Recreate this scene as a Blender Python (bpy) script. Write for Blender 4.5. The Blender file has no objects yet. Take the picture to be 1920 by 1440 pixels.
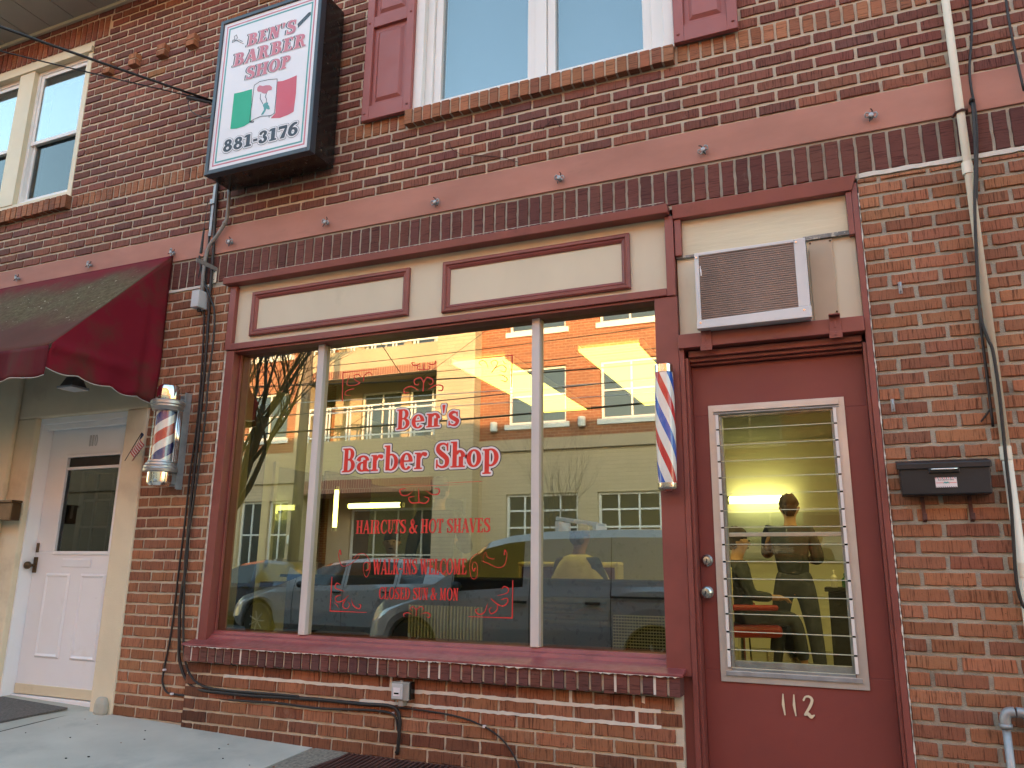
import bpy, math, random
from mathutils import Vector, Matrix
R = math.radians
rnd = random.Random(7)
C = bpy.context.scene.collection
sc = bpy.context.scene
# ---------------------------------------------------------------- camera
YAW, PITCH, ROLL, FPX = R(23.23), R(13.436), R(0.669), 1450.0
CAM = Vector((0, -4, 1.0))
cy, sy, cp, sp, cr, sr = math.cos(YAW), math.sin(YAW), math.cos(PITCH), math.sin(PITCH), math.cos(ROLL), math.sin(ROLL)
_f = Vector((-sy*cp, cy*cp, sp)); _r = Vector((cy, sy, 0)); _u = _r.cross(_f)
RT = _r*cr + _u*sr; UP = -_r*sr + _u*cr
cam = bpy.data.objects.new('camera', bpy.data.cameras.new('camera')); C.objects.link(cam)
cam.data.sensor_width = 36; cam.data.lens = FPX/1920*36; cam.data.clip_end = 2000; cam.data.clip_start = .02
cam.matrix_world = Matrix(((RT.x, UP.x, -_f.x, CAM.x), (RT.y, UP.y, -_f.y, CAM.y), (RT.z, UP.z, -_f.z, CAM.z), (0, 0, 0, 1)))
sc.camera = cam
def at(px, py, y=0.0):          # a measured point of the photograph on the plane at depth y
    d = RT*((px-960)/FPX) + UP*(-(py-720)/FPX) + _f
    return CAM + d*((y-CAM.y)/d.y)
def mir(px, py, T):             # real place of a point seen mirrored in the shop glass, T metres from the camera in depth
    p = at(px, py, T-4); return Vector((p.x, .17-p.y, p.z))
# ---------------------------------------------------------------- light
SUN_EL, SUN_AZ = R(7.5), R(24)
w = bpy.data.worlds.new("World"); sc.world = w; w.use_nodes = True
nt = w.node_tree; sky = nt.nodes.new('ShaderNodeTexSky'); sky.sky_type = 'NISHITA'; sky.sun_disc = False
sky.sun_elevation = SUN_EL; sky.sun_rotation = SUN_AZ; sky.dust_density = 1.0; sky.ozone_density = 1.0; sky.air_density = 1.0
bg = nt.nodes['Background']; bg.inputs[1].default_value = .15
tn = nt.nodes.new('ShaderNodeVectorMath'); tn.operation = 'MULTIPLY'; tn.inputs[1].default_value = (1.0, 1.03, .96)
nt.links.new(sky.outputs[0], tn.inputs[0]); nt.links.new(tn.outputs[0], bg.inputs[0])
sl = bpy.data.lights.new('sun', 'SUN'); sl.energy = 2.0; sl.angle = R(.5); sl.color = (1, .57, .26)
so = bpy.data.objects.new('sun', sl); C.objects.link(so)
sd = Vector((math.sin(SUN_AZ)*math.cos(SUN_EL), math.cos(SUN_AZ)*math.cos(SUN_EL), math.sin(SUN_EL)))
so.rotation_euler = sd.to_track_quat('Z', 'Y').to_euler(); so.location = (0, 30, 30)
sc.view_settings.view_transform = 'Standard'; sc.view_settings.look = 'None'; sc.view_settings.gamma = 1
sc.view_settings.exposure = 3.2
sc.render.engine = 'CYCLES'
sc.cycles.max_bounces = 10; sc.cycles.transparent_max_bounces = 24; sc.cycles.glossy_bounces = 5
sc.cycles.caustics_reflective = False; sc.cycles.caustics_refractive = False
# ---------------------------------------------------------------- materials
def mat(name):
    m = bpy.data.materials.new(name); m.use_nodes = True
    return m, m.node_tree, m.node_tree.nodes['Principled BSDF']
def nd(t, typ, **kw):
    n = t.nodes.new(typ)
    for k, v in kw.items():
        if isinstance(k, str) and k.startswith('i_'): n.inputs[k[2:].replace('_', ' ')].default_value = v
        else: setattr(n, k, v)
    return n
def coords(t, scale=(1, 1, 1), kind='Object'):
    tc = t.nodes.new('ShaderNodeTexCoord'); mp = t.nodes.new('ShaderNodeMapping'); mp.inputs['Scale'].default_value = scale
    t.links.new(tc.outputs[kind], mp.inputs[0]); return mp.outputs[0]
def noise(t, scale, detail=4, vec=None, rough=.55, sv=(1, 1, 1)):
    n = nd(t, 'ShaderNodeTexNoise', i_Scale=scale, i_Detail=detail, i_Roughness=rough)
    t.links.new(vec or coords(t, sv), n.inputs['Vector']); return n.outputs[0]
def ramp(t, src, stops):
    r = t.nodes.new('ShaderNodeValToRGB'); e = r.color_ramp.elements
    while len(e) < len(stops): e.new(.5)
    for i, (p, c) in enumerate(stops):
        e[i].position = p; e[i].color = (c, c, c, 1) if isinstance(c, (int, float)) else (*c, 1)
    t.links.new(src, r.inputs[0]); return r.outputs[0]
def mix(t, a, b, fac, mode='MIX'):
    m = nd(t, 'ShaderNodeMix', data_type='RGBA', blend_type=mode)
    for s, v in ((m.inputs[0], fac), (m.inputs[6], a), (m.inputs[7], b)):
        if hasattr(v, 'links'): t.links.new(v, s)
        elif isinstance(v, (int, float)): s.default_value = v
        else: s.default_value = (*v, 1)
    return m.outputs[2]
def math_(t, op, a, b=0.0, c=None):
    m = nd(t, 'ShaderNodeMath', operation=op)
    for i, v in enumerate((a, b) if c is None else (a, b, c)):
        if hasattr(v, 'links'): t.links.new(v, m.inputs[i])
        else: m.inputs[i].default_value = v
    return m.outputs[0]
def bump(t, b, h, strength=.3, dist=.003):
    n = nd(t, 'ShaderNodeBump', i_Strength=strength, i_Distance=dist); t.links.new(h, n.inputs['Height']); t.links.new(n.outputs[0], b.inputs['Normal'])
def pm(name, col, rough=.6, var=.2, scale=4, bs=60, bp=.15, metal=0, dirt=None, dirt_amt=.55, dscale=3, chips=None, chip_t=.68, coat=0, spec=.5, sv=(1, 1, 1), bd=.002):
    m, t, b = mat(name)
    c = mix(t, tuple(x*(1-var) for x in col), tuple(min(1, x*(1+var*.7)) for x in col), ramp(t, noise(t, scale, 6, sv=sv), [(.3, 0), (.7, 1)]))
    if dirt: c = mix(t, c, dirt, ramp(t, noise(t, dscale, 7, rough=.65, sv=sv), [(dirt_amt, 0), (min(1, dirt_amt+.2), .8)]))
    if chips: c = mix(t, c, chips, ramp(t, noise(t, 38, 5, rough=.7), [(chip_t, 0), (chip_t+.02, 1)]))
    t.links.new(c, b.inputs['Base Color'])
    b.inputs['Roughness'].default_value = rough; b.inputs['Metallic'].default_value = metal
    b.inputs['Coat Weight'].default_value = coat; b.inputs['Specular IOR Level'].default_value = spec
    rr = ramp(t, noise(t, scale*5, 4), [(.2, max(0, rough-.1)), (.8, min(1, rough+.12))]); t.links.new(rr, b.inputs['Roughness'])
    if bp: bump(t, b, noise(t, bs, 5, sv=sv), bp, bd)
    return m
def brickmat(name, sv):
    m, t, b = mat(name)
    a = nd(t, 'ShaderNodeAttribute', attribute_name='Col')
    stri = noise(t, 1, 3, sv=sv, rough=.7)
    c = mix(t, a.outputs[0], (0.35, 0.35, 0.35), ramp(t, stri, [(.30, .0), (.72, .9)]), 'SOFT_LIGHT')
    c = mix(t, c, (.02, .0, .0), ramp(t, stri, [(.34, .75), (.50, 0)]))
    c = mix(t, c, (.03, .015, .015), ramp(t, noise(t, 48, 3, rough=.6), [(.66, 0), (.72, .8)]))
    c = mix(t, c, (.42, .34, .26), ramp(t, noise(t, 9, 8, rough=.75), [(.60, 0), (.78, .4)]))
    t.links.new(c, b.inputs['Base Color']); b.inputs['Roughness'].default_value = .85; b.inputs['Specular IOR Level'].default_value = .3
    h = math_(t, 'ADD', stri, math_(t, 'MULTIPLY', noise(t, 90, 5), .7))
    bump(t, b, h, .7, .003)
    return m
def glassmat(name, refl, tint=(.9, .93, .88), tr=1.0):
    m = bpy.data.materials.new(name); m.use_nodes = True; t = m.node_tree; t.nodes.clear()
    o = nd(t, 'ShaderNodeOutputMaterial'); tb = nd(t, 'ShaderNodeBsdfTransparent'); tb.inputs[0].default_value = (*[x*tr for x in tint], 1)
    g = nd(t, 'ShaderNodeBsdfGlossy', i_Roughness=0.0); g.inputs[0].default_value = (1, .99, .96, 1)
    nb = nd(t, 'ShaderNodeBump', i_Strength=.05, i_Distance=.002); t.links.new(noise(t, 1.3, 1), nb.inputs['Height']); t.links.new(nb.outputs[0], g.inputs['Normal'])
    lw = nd(t, 'ShaderNodeLayerWeight', i_Blend=.5)
    p = math_(t, 'POWER', lw.outputs['Facing'], 4.0); fac = math_(t, 'MULTIPLY_ADD', p, 1-refl, refl)
    ms = nd(t, 'ShaderNodeMixShader'); t.links.new(fac, ms.inputs[0]); t.links.new(tb.outputs[0], ms.inputs[1]); t.links.new(g.outputs[0], ms.inputs[2]); t.links.new(ms.outputs[0], o.inputs[0])
    return m
def emit(name, col, s):
    m, t, b = mat(name); b.inputs['Base Color'].default_value = (*col, 1); b.inputs['Emission Color'].default_value = (*col, 1); b.inputs['Emission Strength'].default_value = s; return m
def stripes(name, period, turns, cols, widths, rough=.2):
    m, t, b = mat(name); tc = nd(t, 'ShaderNodeTexCoord'); s = nd(t, 'ShaderNodeSeparateXYZ'); t.links.new(tc.outputs['Object'], s.inputs[0])
    an = math_(t, 'ARCTAN2', s.outputs[1], s.outputs[0])
    ph = math_(t, 'FRACT', math_(t, 'ADD', math_(t, 'MULTIPLY', s.outputs[2], 1/period), math_(t, 'MULTIPLY_ADD', an, turns/(2*math.pi), 10)))
    r = t.nodes.new('ShaderNodeValToRGB'); r.color_ramp.interpolation = 'CONSTANT'; e = r.color_ramp.elements
    while len(e) < len(cols): e.new(.5)
    for i, (c, p) in enumerate(zip(cols, widths)): e[i].position = p; e[i].color = (*c, 1)
    t.links.new(ph, r.inputs[0]); c = mix(t, r.outputs[0], (.5, .45, .35), ramp(t, noise(t, 12, 6), [(.5, 0), (.9, .35)]))
    t.links.new(c, b.inputs['Base Color']); b.inputs['Roughness'].default_value = rough; b.inputs['Coat Weight'].default_value = .5
    return m
def veneer(name, c1, c2, mort, bw, bh, y=0):     # brick or block courses of the houses across the street
    m, t, b = mat(name); v = coords(t); s = nd(t, 'ShaderNodeSeparateXYZ'); t.links.new(v, s.inputs[0])
    cb = nd(t, 'ShaderNodeCombineXYZ'); t.links.new(math_(t, 'ADD', s.outputs[0], s.outputs[1]), cb.inputs[0]); t.links.new(s.outputs[2], cb.inputs[1])
    bt = nd(t, 'ShaderNodeTexBrick', i_Scale=1.0, i_Mortar_Size=.006 if bh < .15 else .008); bt.inputs['Brick Width'].default_value = bw; bt.inputs['Row Height'].default_value = bh
    bt.inputs['Color1'].default_value = (*c1, 1); bt.inputs['Color2'].default_value = (*c2, 1); bt.inputs['Mortar'].default_value = (*mort, 1)
    t.links.new(cb.outputs[0], bt.inputs['Vector']); t.links.new(bt.outputs[0], b.inputs['Base Color']); b.inputs['Roughness'].default_value = .85
    return m
M = {}
M['brick'] = brickmat('brick', (150, 150, 7)); M['brick_h'] = brickmat('brick_h', (7, 150, 150))
M['mortar'] = pm('mortar', (.58, .51, .40), .95, .16, 5, 160, .9, dirt=(.34, .29, .22), dirt_amt=.62, bd=.005)
M['mortar_grey'] = pm('mortar_grey', (.43, .395, .32), .95, .25, 5, 160, .9, dirt=(.16, .14, .11), dirt_amt=.52, bd=.005)
M['white_mortar'] = pm('white_mortar', (.72, .67, .60), .9, .1, 9, 120, .7, bd=.004)
M['band'] = pm('band', (.46, .215, .165), .9, .16, 2.5, 300, .35, dirt=(.20, .12, .09), dirt_amt=.60, dscale=2.2, sv=(.6, 1, 1.6))
RED = (.245, .066, .055)
M['red'] = pm('red', RED, .42, .2, 3, 35, .25, dirt=(.10, .03, .028), dirt_amt=.58, chips=(.5, .42, .36), chip_t=.735)
M['red_sill'] = pm('red_sill', (.30, .075, .075), .38, .2, 5, 22, .4, dirt=(.17, .035, .035), dirt_amt=.5, dscale=7, chips=(.6, .5, .46), chip_t=.70)
M['red_door'] = pm('red_door', (.225, .050, .042), .5, .12, 1.5, 40, .12, dirt=(.12, .03, .03), dirt_amt=.62, dscale=1.5)
M['shutter'] = pm('shutter', (.34, .105, .095), .5, .12, 2, 60, .12, dirt=(.24, .085, .08), dirt_amt=.6)
M['cream'] = pm('cream', (.66, .585, .44), .6, .07, 2, 30, .15, dirt=(.48, .42, .31), dirt_amt=.60, sv=(1, 1, .5))
M['cream_old'] = pm('cream_old', (.68, .60, .43), .65, .08, 3, 12, .5, dirt=(.50, .42, .28), dirt_amt=.58, dscale=4, sv=(.6, 1, 5), bd=.004)
M['grey_crack'] = pm('grey_crack', (.24, .23, .22), .9, .4, 30, 60, .8, chips=(.55, .5, .42), chip_t=.55, bd=.006)
M['white'] = pm('white', (.80, .79, .77), .4, .05, 2, 40, .06, dirt=(.66, .62, .55), dirt_amt=.62)
M['white_door'] = pm('white_door', (.86, .87, .90), .35, .03, 2, 40, .04, dirt=(.70, .68, .64), dirt_amt=.66)
M['cream_frame'] = pm('cream_frame', (.72, .64, .46), .5, .08, 2, 30, .1, dirt=(.55, .46, .3), dirt_amt=.6)
M['pinkwhite'] = pm('pinkwhite', (.66, .61, .59), .45, .10, 6, 50, .2, dirt=(.45, .33, .32), dirt_amt=.6, sv=(1, 1, .3))
M['stucco'] = pm('stucco', (.74, .65, .48), .9, .1, 2.2, 90, .5, dirt=(.46, .37, .25), dirt_amt=.58, dscale=1.6, bd=.004)
M['alu'] = pm('alu', (.60, .57, .54), .42, .12, 5, 60, .1, metal=.55, dirt=(.40, .36, .32), dirt_amt=.6)
M['acwhite'] = pm('acwhite', (.66, .65, .66), .4, .08, 4, 40, .08, dirt=(.45, .42, .38), dirt_amt=.62, chips=(.25, .2, .16), chip_t=.76)
M['fins'] = pm('fins', (.25, .185, .155), .5, .35, 3, 60, .1, metal=.3, sv=(1, 1, .25))
M['tan'] = pm('tan', (.46, .36, .26), .5, .08, 3, 30, .08)
M['chrome'] = pm('chrome', (.86, .85, .83), .06, .04, 6, 30, .02, metal=1)
M['pewter'] = pm('pewter', (.42, .42, .42), .35, .12, 8, 60, .1, metal=.7)
M['blackbox'] = pm('blackbox', (.010, .009, .009), .22, .25, 3, 30, .06, dirt=(.03, .022, .018), dirt_amt=.6)
M['navyframe'] = pm('navyframe', (.035, .045, .06), .35, .2, 3, 30, .06)
M['mailblack'] = pm('mailblack', (.014, .018, .024), .4, .35, 7, 60, .25, dirt=(.04, .032, .024), dirt_amt=.7, dscale=6)
M['cable'] = pm('cable', (.018, .015, .016), .5, .3, 10, 60, .1)
M['wiregrey'] = pm('wiregrey', (.10, .10, .11), .6, .2, 10, 60, .1)
M['galv'] = pm('galv', (.36, .38, .40), .5, .25, 14, 60, .2, metal=.5, dirt=(.2, .17, .14), dirt_amt=.62)
M['conduit'] = pm('conduit', (.26, .25, .24), .6, .25, 12, 60, .2, metal=.3, dirt=(.5, .48, .45), dirt_amt=.62)
M['pvc'] = pm('pvc', (.82, .77, .64), .5, .08, 3, 40, .08, dirt=(.5, .42, .3), dirt_amt=.6)
M['greyplastic'] = pm('greyplastic', (.50, .51, .53), .5, .08, 4, 40, .08)
M['meterbox'] = pm('meterbox', (.33, .31, .28), .6, .2, 10, 60, .2, dirt=(.15, .12, .1), dirt_amt=.6)
M['rust'] = pm('rust', (.085, .032, .026), .75, .4, 9, 90, .5, dirt=(.2, .07, .05), dirt_amt=.56)
M['bronze'] = pm('bronze', (.14, .09, .05), .4, .3, 10, 60, .1, metal=.8)
M['steel'] = pm('steel', (.62, .60, .57), .22, .1, 10, 60, .05, metal=1)
M['concrete'] = pm('concrete', (.52, .50, .44), .9, .16, 1.6, 150, .5, dirt=(.30, .30, .275), dirt_amt=.5, dscale=1.3, bd=.003)
M['concrete2'] = pm('concrete2', (.44, .43, .37), .9, .14, 2, 150, .5, dirt=(.30, .28, .24), dirt_amt=.56, bd=.003)
M['aggregate'] = pm('aggregate', (.27, .235, .19), .95, .5, 60, 140, 1.0, dirt=(.48, .45, .4), dirt_amt=.62, dscale=90, bd=.006)
M['asphalt'] = pm('asphalt', (.055, .055, .057), .9, .25, 2, 200, .6, dirt=(.09, .088, .085), dirt_amt=.56, dscale=.8, bd=.004)
M['earth'] = pm('earth', (.05, .045, .04), 1, .2, 3, 60, .3)
M['mat'] = pm('mat', (.13, .115, .105), 1, .35, 60, 220, 1, bd=.006)
M['soffit'] = pm('soffit', (.40, .375, .33), .6, .08, 2, 60, .08)
M['darkgap'] = pm('darkgap', (.02, .018, .016), .9, .1)
M['blind'] = pm('blind', (.10, .135, .20), .8, .06, 1)
M['blindw'] = pm('blindw', (.055, .06, .065), .8, .3, 3)
M['signwhite'] = pm('signwhite', (.80, .80, .84), .35, .03, 2, 20, .03)
M['signpink'] = pm('signpink', (.60, .20, .26), .5, .04, 2, bp=0)
M['signnavy'] = pm('signnavy', (.025, .045, .07), .5, .05, 2, bp=0)
M['signteal'] = pm('signteal', (.09, .36, .36), .5, .05, 2, bp=0)
M['signgreen'] = pm('signgreen', (.0, .42, .24), .5, .04, 2, bp=0)
M['signred'] = pm('signred', (.62, .10, .15), .5, .04, 2, bp=0)
M['vred'] = pm('vred', (.72, .035, .03), .35, .08, 8, bp=0)
M['vred_old'] = pm('vred_old', (.66, .04, .035), .4, .2, 12, bp=0, chips=(.36, .02, .02), chip_t=.64)
M['vwhite'] = pm('vwhite', (.80, .74, .76), .35, .05, 8, bp=0)
M['vnavy'] = pm('vnavy', (.02, .02, .05), .35, .1, 8, bp=0)
M['skin'] = pm('skin', (.50, .30, .21), .5, .12, 12, 80, .08)
M['hair'] = pm('hair', (.05, .03, .022), .7, .4, 60, 90, .6)
M['hair_grey'] = pm('hair_grey', (.20, .17, .15), .7, .4, 60, 90, .6)
M['cloth_black'] = pm('cloth_black', (.055, .066, .085), .85, .3, 6, 60, .3)
M['cloth_blue'] = pm('cloth_blue', (.07, .08, .11), .85, .3, 6, 60, .3)
M['cape'] = pm('cape', (.86, .80, .55), .75, .12, 6, 14, .5, bd=.01)
M['vinyl_red'] = pm('vinyl_red', (.35, .03, .035), .35, .15, 5)
M['maroon'] = pm('maroon', (.12, .03, .035), .45, .15, 5)
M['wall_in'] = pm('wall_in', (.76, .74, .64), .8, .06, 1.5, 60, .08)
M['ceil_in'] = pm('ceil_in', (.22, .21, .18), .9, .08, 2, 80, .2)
M['floor_in'] = pm('floor_in', (.30, .27, .20), .4, .15, 2)
M['wood'] = pm('wood', (.13, .06, .03), .5, .3, 5, sv=(8, 1, 1))
M['counter'] = pm('counter', (.030, .028, .025), .7, .1, 2)
M['bark'] = pm('bark', (.085, .068, .052), .95, .35, 9, 40, .9, sv=(1, 1, .3), bd=.01)
M['pole_wood'] = pm('pole_wood', (.16, .12, .085), .95, .3, 6, 40, .6, sv=(3, 3, .3))
M['carsilver'] = pm('carsilver', (.34, .35, .36), .3, .04, 2, bp=0, metal=.2, coat=.35)
M['cargrey'] = pm('cargrey', (.40, .40, .40), .3, .04, 2, bp=0, metal=.15, coat=.35)
M['carblue'] = pm('carblue', (.03, .06, .11), .22, .04, 2, bp=0, metal=.4, coat=1)
M['carglass'] = pm('carglass', (.012, .014, .016), .04, .02, 2, bp=0, spec=.8)
M['tyre'] = pm('tyre', (.018, .018, .018), .85, .2, 12)
M['plastic'] = pm('plastic', (.022, .022, .024), .5, .2, 6)
M['amber'] = pm('amber', (.8, .22, .04), .2, .05, 6, bp=0)
M['lampglass'] = pm('lampglass', (.6, .6, .6), .1, .05, 6, bp=0, metal=.3)
M['ob_brick'] = veneer('ob_brick', (.27, .095, .045), (.20, .070, .035), (.36, .26, .17), .24, .085)
M['ob_block'] = veneer('ob_block', (.44, .36, .24), (.39, .32, .215), (.28, .23, .155), .6, .11)
M['ob_cream'] = pm('ob_cream', (.38, .31, .21), .8, .08, 1, 40, .1)
M['ob_frame'] = pm('ob_frame', (.62, .64, .62), .5, .05, 2)
M['ob_glass'] = pm('ob_glass', (.03, .042, .045), .06, .2, 1, bp=0, spec=1.0)
M['ob_soldier'] = veneer('ob_soldier', (.24, .09, .06), (.20, .08, .055), (.42, .32, .22), .09, .6)
M['leafdry'] = pm('leafdry', (.2, .1, .05), .9, .3, 6)
M['green'] = pm('green', (.03, .16, .04), .6, .3, 20)
M['shopglass'] = glassmat('shopglass', .38, (.76, .80, .48))
M['paneglass'] = glassmat('paneglass', .20, (.80, .84, .86))
M['screenglass'] = glassmat('screenglass', .045, (.45, .47, .48))
M['dullglass'] = glassmat('dullglass', .12, (.80, .84, .86))
M['louvreglass'] = glassmat('louvreglass', .008, (.95, .96, .93))
M['poleglass'] = glassmat('poleglass', .05, (.97, .97, .97))
M['tube'] = emit('tube', (1, .93, .30), 1.6)
M['troffer'] = emit('troffer', (1, .80, .24), .62)
# flag
m, t, b = mat('flagcloth'); M['flag'] = m; M['edgeglass'] = pm('edgeglass', (.62, .64, .50), .25, .15, 20, bp=0)
s_ = nd(t, 'ShaderNodeSeparateXYZ'); t.links.new(coords(t, kind='UV'), s_.inputs[0])
st = math_(t, 'GREATER_THAN', math_(t, 'FRACT', math_(t, 'MULTIPLY', s_.outputs[1], 6.5)), .5)
cc = mix(t, (.42, .05, .06), (.62, .58, .52), st)
can = math_(t, 'MULTIPLY', math_(t, 'LESS_THAN', s_.outputs[0], .4), math_(t, 'GREATER_THAN', s_.outputs[1], .46))
cc = mix(t, cc, (.03, .04, .10), can); t.links.new(cc, b.inputs['Base Color']); b.inputs['Roughness'].default_value = .85
# awning canvas, top sheet weathered with moss and grime
def canvas(name, moss):
    m, t, b = mat(name)
    c = mix(t, (.17, .012, .024), (.23, .02, .034), noise(t, 2.5, 5))
    if moss:
        tc = nd(t, 'ShaderNodeTexCoord'); s = nd(t, 'ShaderNodeSeparateXYZ'); t.links.new(tc.outputs['Object'], s.inputs[0])
        dn = math_(t, 'ADD', math_(t, 'MULTIPLY', s.outputs[1], -1.0), math_(t, 'MULTIPLY', noise(t, 2.0, 5), .5))
        c = mix(t, c, mix(t, (.085, .055, .040), (.15, .06, .05), noise(t, 3.5, 8, rough=.7)), ramp(t, dn, [(.22, 0), (.48, .95)]))
        msk = math_(t, 'MULTIPLY', ramp(t, dn, [(.34, 0), (.50, 1)]), ramp(t, dn, [(.72, 1), (.92, 0)]))
        c = mix(t, c, mix(t, (.075, .055, .030), (.18, .145, .085), ramp(t, noise(t, 26, 8, rough=.8), [(.35, 0), (.65, 1)])), math_(t, 'MULTIPLY', msk, ramp(t, noise(t, 7, 8, rough=.7), [(.30, .5), (.55, 1)])))
        c = mix(t, c, (.5, .44, .33), math_(t, 'MULTIPLY', msk, ramp(t, noise(t, 34, 3), [(.69, 0), (.71, 1)])))
    else:
        c = mix(t, c, (.085, .05, .032), ramp(t, noise(t, 2.6, 6, rough=.62), [(.46, 0), (.68, .9)]))
    t.links.new(c, b.inputs['Base Color']); b.inputs['Roughness'].default_value = .95; b.inputs['Specular IOR Level'].default_value = .08; bump(t, b, noise(t, 260, 3), .3, .002)
    return m
M['canvas_top'] = canvas('canvas_top', True); M['canvas'] = canvas('canvas', False)
M['canvas_valance'] = pm('canvas_valance', (.14, .026, .034), .95, .25, 3, 200, .3, spec=.1, dirt=(.085, .05, .036), dirt_amt=.46, dscale=3, sv=(1.5, 1, .5))
M['trimwhite'] = pm('trimwhite', (.6, .56, .5), .8, .1, 5)
# ---------------------------------------------------------------- mesh builder
WL = {}
class MB:
    def __init__(s): s.v = []; s.f = []; s.m = []; s.c = []; s.uv = None
    def add(s, vs, fs, mi=0, col=None):
        o = len(s.v); s.v += [tuple(p) for p in vs]
        for f in fs: s.f.append([o+i for i in f]); s.m.append(mi); s.c.append(col)
        return s
    def box(s, x0, x1, y0, y1, z0, z1, mi=0, col=None):
        return s.add([(x0, y0, z0), (x1, y0, z0), (x1, y1, z0), (x0, y1, z0), (x0, y0, z1), (x1, y0, z1), (x1, y1, z1), (x0, y1, z1)],
                     [(0, 3, 2, 1), (4, 5, 6, 7), (0, 1, 5, 4), (1, 2, 6, 5), (2, 3, 7, 6), (3, 0, 4, 7)], mi, col)
    def hexa(s, p, mi=0): return s.add(p, [(0, 3, 2, 1), (4, 5, 6, 7), (0, 1, 5, 4), (1, 2, 6, 5), (2, 3, 7, 6), (3, 0, 4, 7)], mi)
    def beam(s, a, b, w, h, mi=0):
        a, b = Vector(a), Vector(b); d = (b-a).normalized(); u = Vector((0, 0, 1)) if abs(d.z) < .9 else Vector((0, 1, 0))
        r = d.cross(u).normalized()*w/2; q = r.cross(d).normalized()*h/2
        return s.hexa([a-r-q, a+r-q, b+r-q, b-r-q, a-r+q, a+r+q, b+r+q, b-r+q], mi)
    def poly(s, pts, mi=0): return s.add(pts, [tuple(range(len(pts)))], mi)
    def prism(s, pts, y0, y1, mi=0):        # outline in x,z pushed from y0 to y1
        n = len(pts); return s.add([(x, y0, z) for x, z in pts]+[(x, y1, z) for x, z in pts], [tuple(range(n)), tuple(range(2*n-1, n-1, -1))]+[((i+1) % n, i, n+i, n+(i+1) % n) for i in range(n)], mi)
    def tube(s, path, r, n=8, mi=0, cap=True):
        P = [Vector(p) for p in path]; k = len(P); rs = r if isinstance(r, (list, tuple)) else [r]*k
        prev = None; rings = []
        for i in range(k):
            d = (P[min(i+1, k-1)]-P[max(i-1, 0)]); d = d.normalized() if d.length > 1e-9 else Vector((0, 0, 1))
            if prev is None: u = Vector((0, 0, 1)) if abs(d.z) < .9 else Vector((1, 0, 0))
            else: u = prev
            a = (u-d*u.dot(d)).normalized(); prev = a; bb = d.cross(a)
            rings += [P[i]+(a*math.cos(2*math.pi*j/n)+bb*math.sin(2*math.pi*j/n))*rs[i] for j in range(n)]
        fs = [(i*n+j, i*n+(j+1) % n, (i+1)*n+(j+1) % n, (i+1)*n+j) for i in range(k-1) for j in range(n)]
        if cap: fs += [tuple(range(n-1, -1, -1)), tuple((k-1)*n+j for j in range(n))]
        return s.add(rings, fs, mi)
    def lathe(s, prof, c, n=32, mi=0, axis='z'):   # prof: (r, h)
        c = Vector(c); vs = []
        for r, h in prof:
            for j in range(n):
                a = 2*math.pi*j/n; x, y = r*math.cos(a), r*math.sin(a)
                vs.append(c+(Vector((x, y, h)) if axis == 'z' else Vector((x, h, y)) if axis == 'y' else Vector((h, x, y))))
        k = len(prof); fs = [(i*n+j, i*n+(j+1) % n, (i+1)*n+(j+1) % n, (i+1)*n+j) for i in range(k-1) for j in range(n)]
        fs += [tuple(range(n-1, -1, -1)), tuple((k-1)*n+j for j in range(n))]
        return s.add(vs, fs, mi)
    def ell(s, c, rx, ry, rz, n=16, mi=0):
        vs = []; k = n//2
        for i in range(1, k):
            a = math.pi*i/k
            vs += [(c[0]+rx*math.sin(a)*math.cos(2*math.pi*j/n), c[1]+ry*math.sin(a)*math.sin(2*math.pi*j/n), c[2]+rz*math.cos(a)) for j in range(n)]
        fs = [(i*n+j, (i+1)*n+j, (i+1)*n+(j+1) % n, i*n+(j+1) % n) for i in range(k-2) for j in range(n)]
        fs += [tuple(range(n)), tuple((k-2)*n+j for j in range(n-1, -1, -1))]
        return s.add(vs, fs, mi)
    def build(s, name, mats, parent=None, smooth=False, bevel=0, kind=None, label=None, fix=True, loc=None):
        me = bpy.data.meshes.new(name); off = Vector(WL[parent.name]) if parent else Vector(loc or (0, 0, 0))
        me.from_pydata([Vector(p)-off for p in s.v], [], s.f)
        for mm in (mats if isinstance(mats, (list, tuple)) else [mats]): me.materials.append(M[mm])
        me.polygons.foreach_set('material_index', s.m)
        if any(c is not None for c in s.c):
            at_ = me.color_attributes.new('Col', 'FLOAT_COLOR', 'CORNER'); buf = []
            for p, c in zip(me.polygons, s.c): buf += list((c or (.3, .3, .3)))+[1.0] if False else (list(c or (.3, .3, .3))+[1.0])*len(p.vertices)
            at_.data.foreach_set('color', buf)
        if s.uv:
            u = me.uv_layers.new(name='UVMap')
            for p in me.polygons:
                for li, vi in zip(p.loop_indices, p.vertices): u.data[li].uv = s.uv[vi]
        if smooth: me.polygons.foreach_set('use_smooth', [True]*len(me.polygons))
        me.update()
        o = bpy.data.objects.new(name, me); C.objects.link(o)
        if parent: o.parent = parent
        else: o.location = off
        WL[o.name] = tuple(off)
        if bevel: md = o.modifiers.new('bevel', 'BEVEL'); md.width = bevel; md.segments = 2; md.limit_method = 'ANGLE'; md.angle_limit = R(40)
        if smooth == 'auto' or (smooth and smooth is not True): pass
        if kind: o['kind'] = kind
        if label: o['label'] = label
        return o
def tag(o, label, cat, group=None, kind=None):
    o['label'] = label; o['category'] = cat
    if group: o['group'] = group
    if kind: o['kind'] = kind
    return o
def thing(name, label, cat, loc, group=None):
    o = bpy.data.objects.new(name, None); C.objects.link(o); o.location = loc; WL[o.name] = tuple(loc); o.empty_display_size = .1
    return tag(o, label, cat, group)
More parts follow.
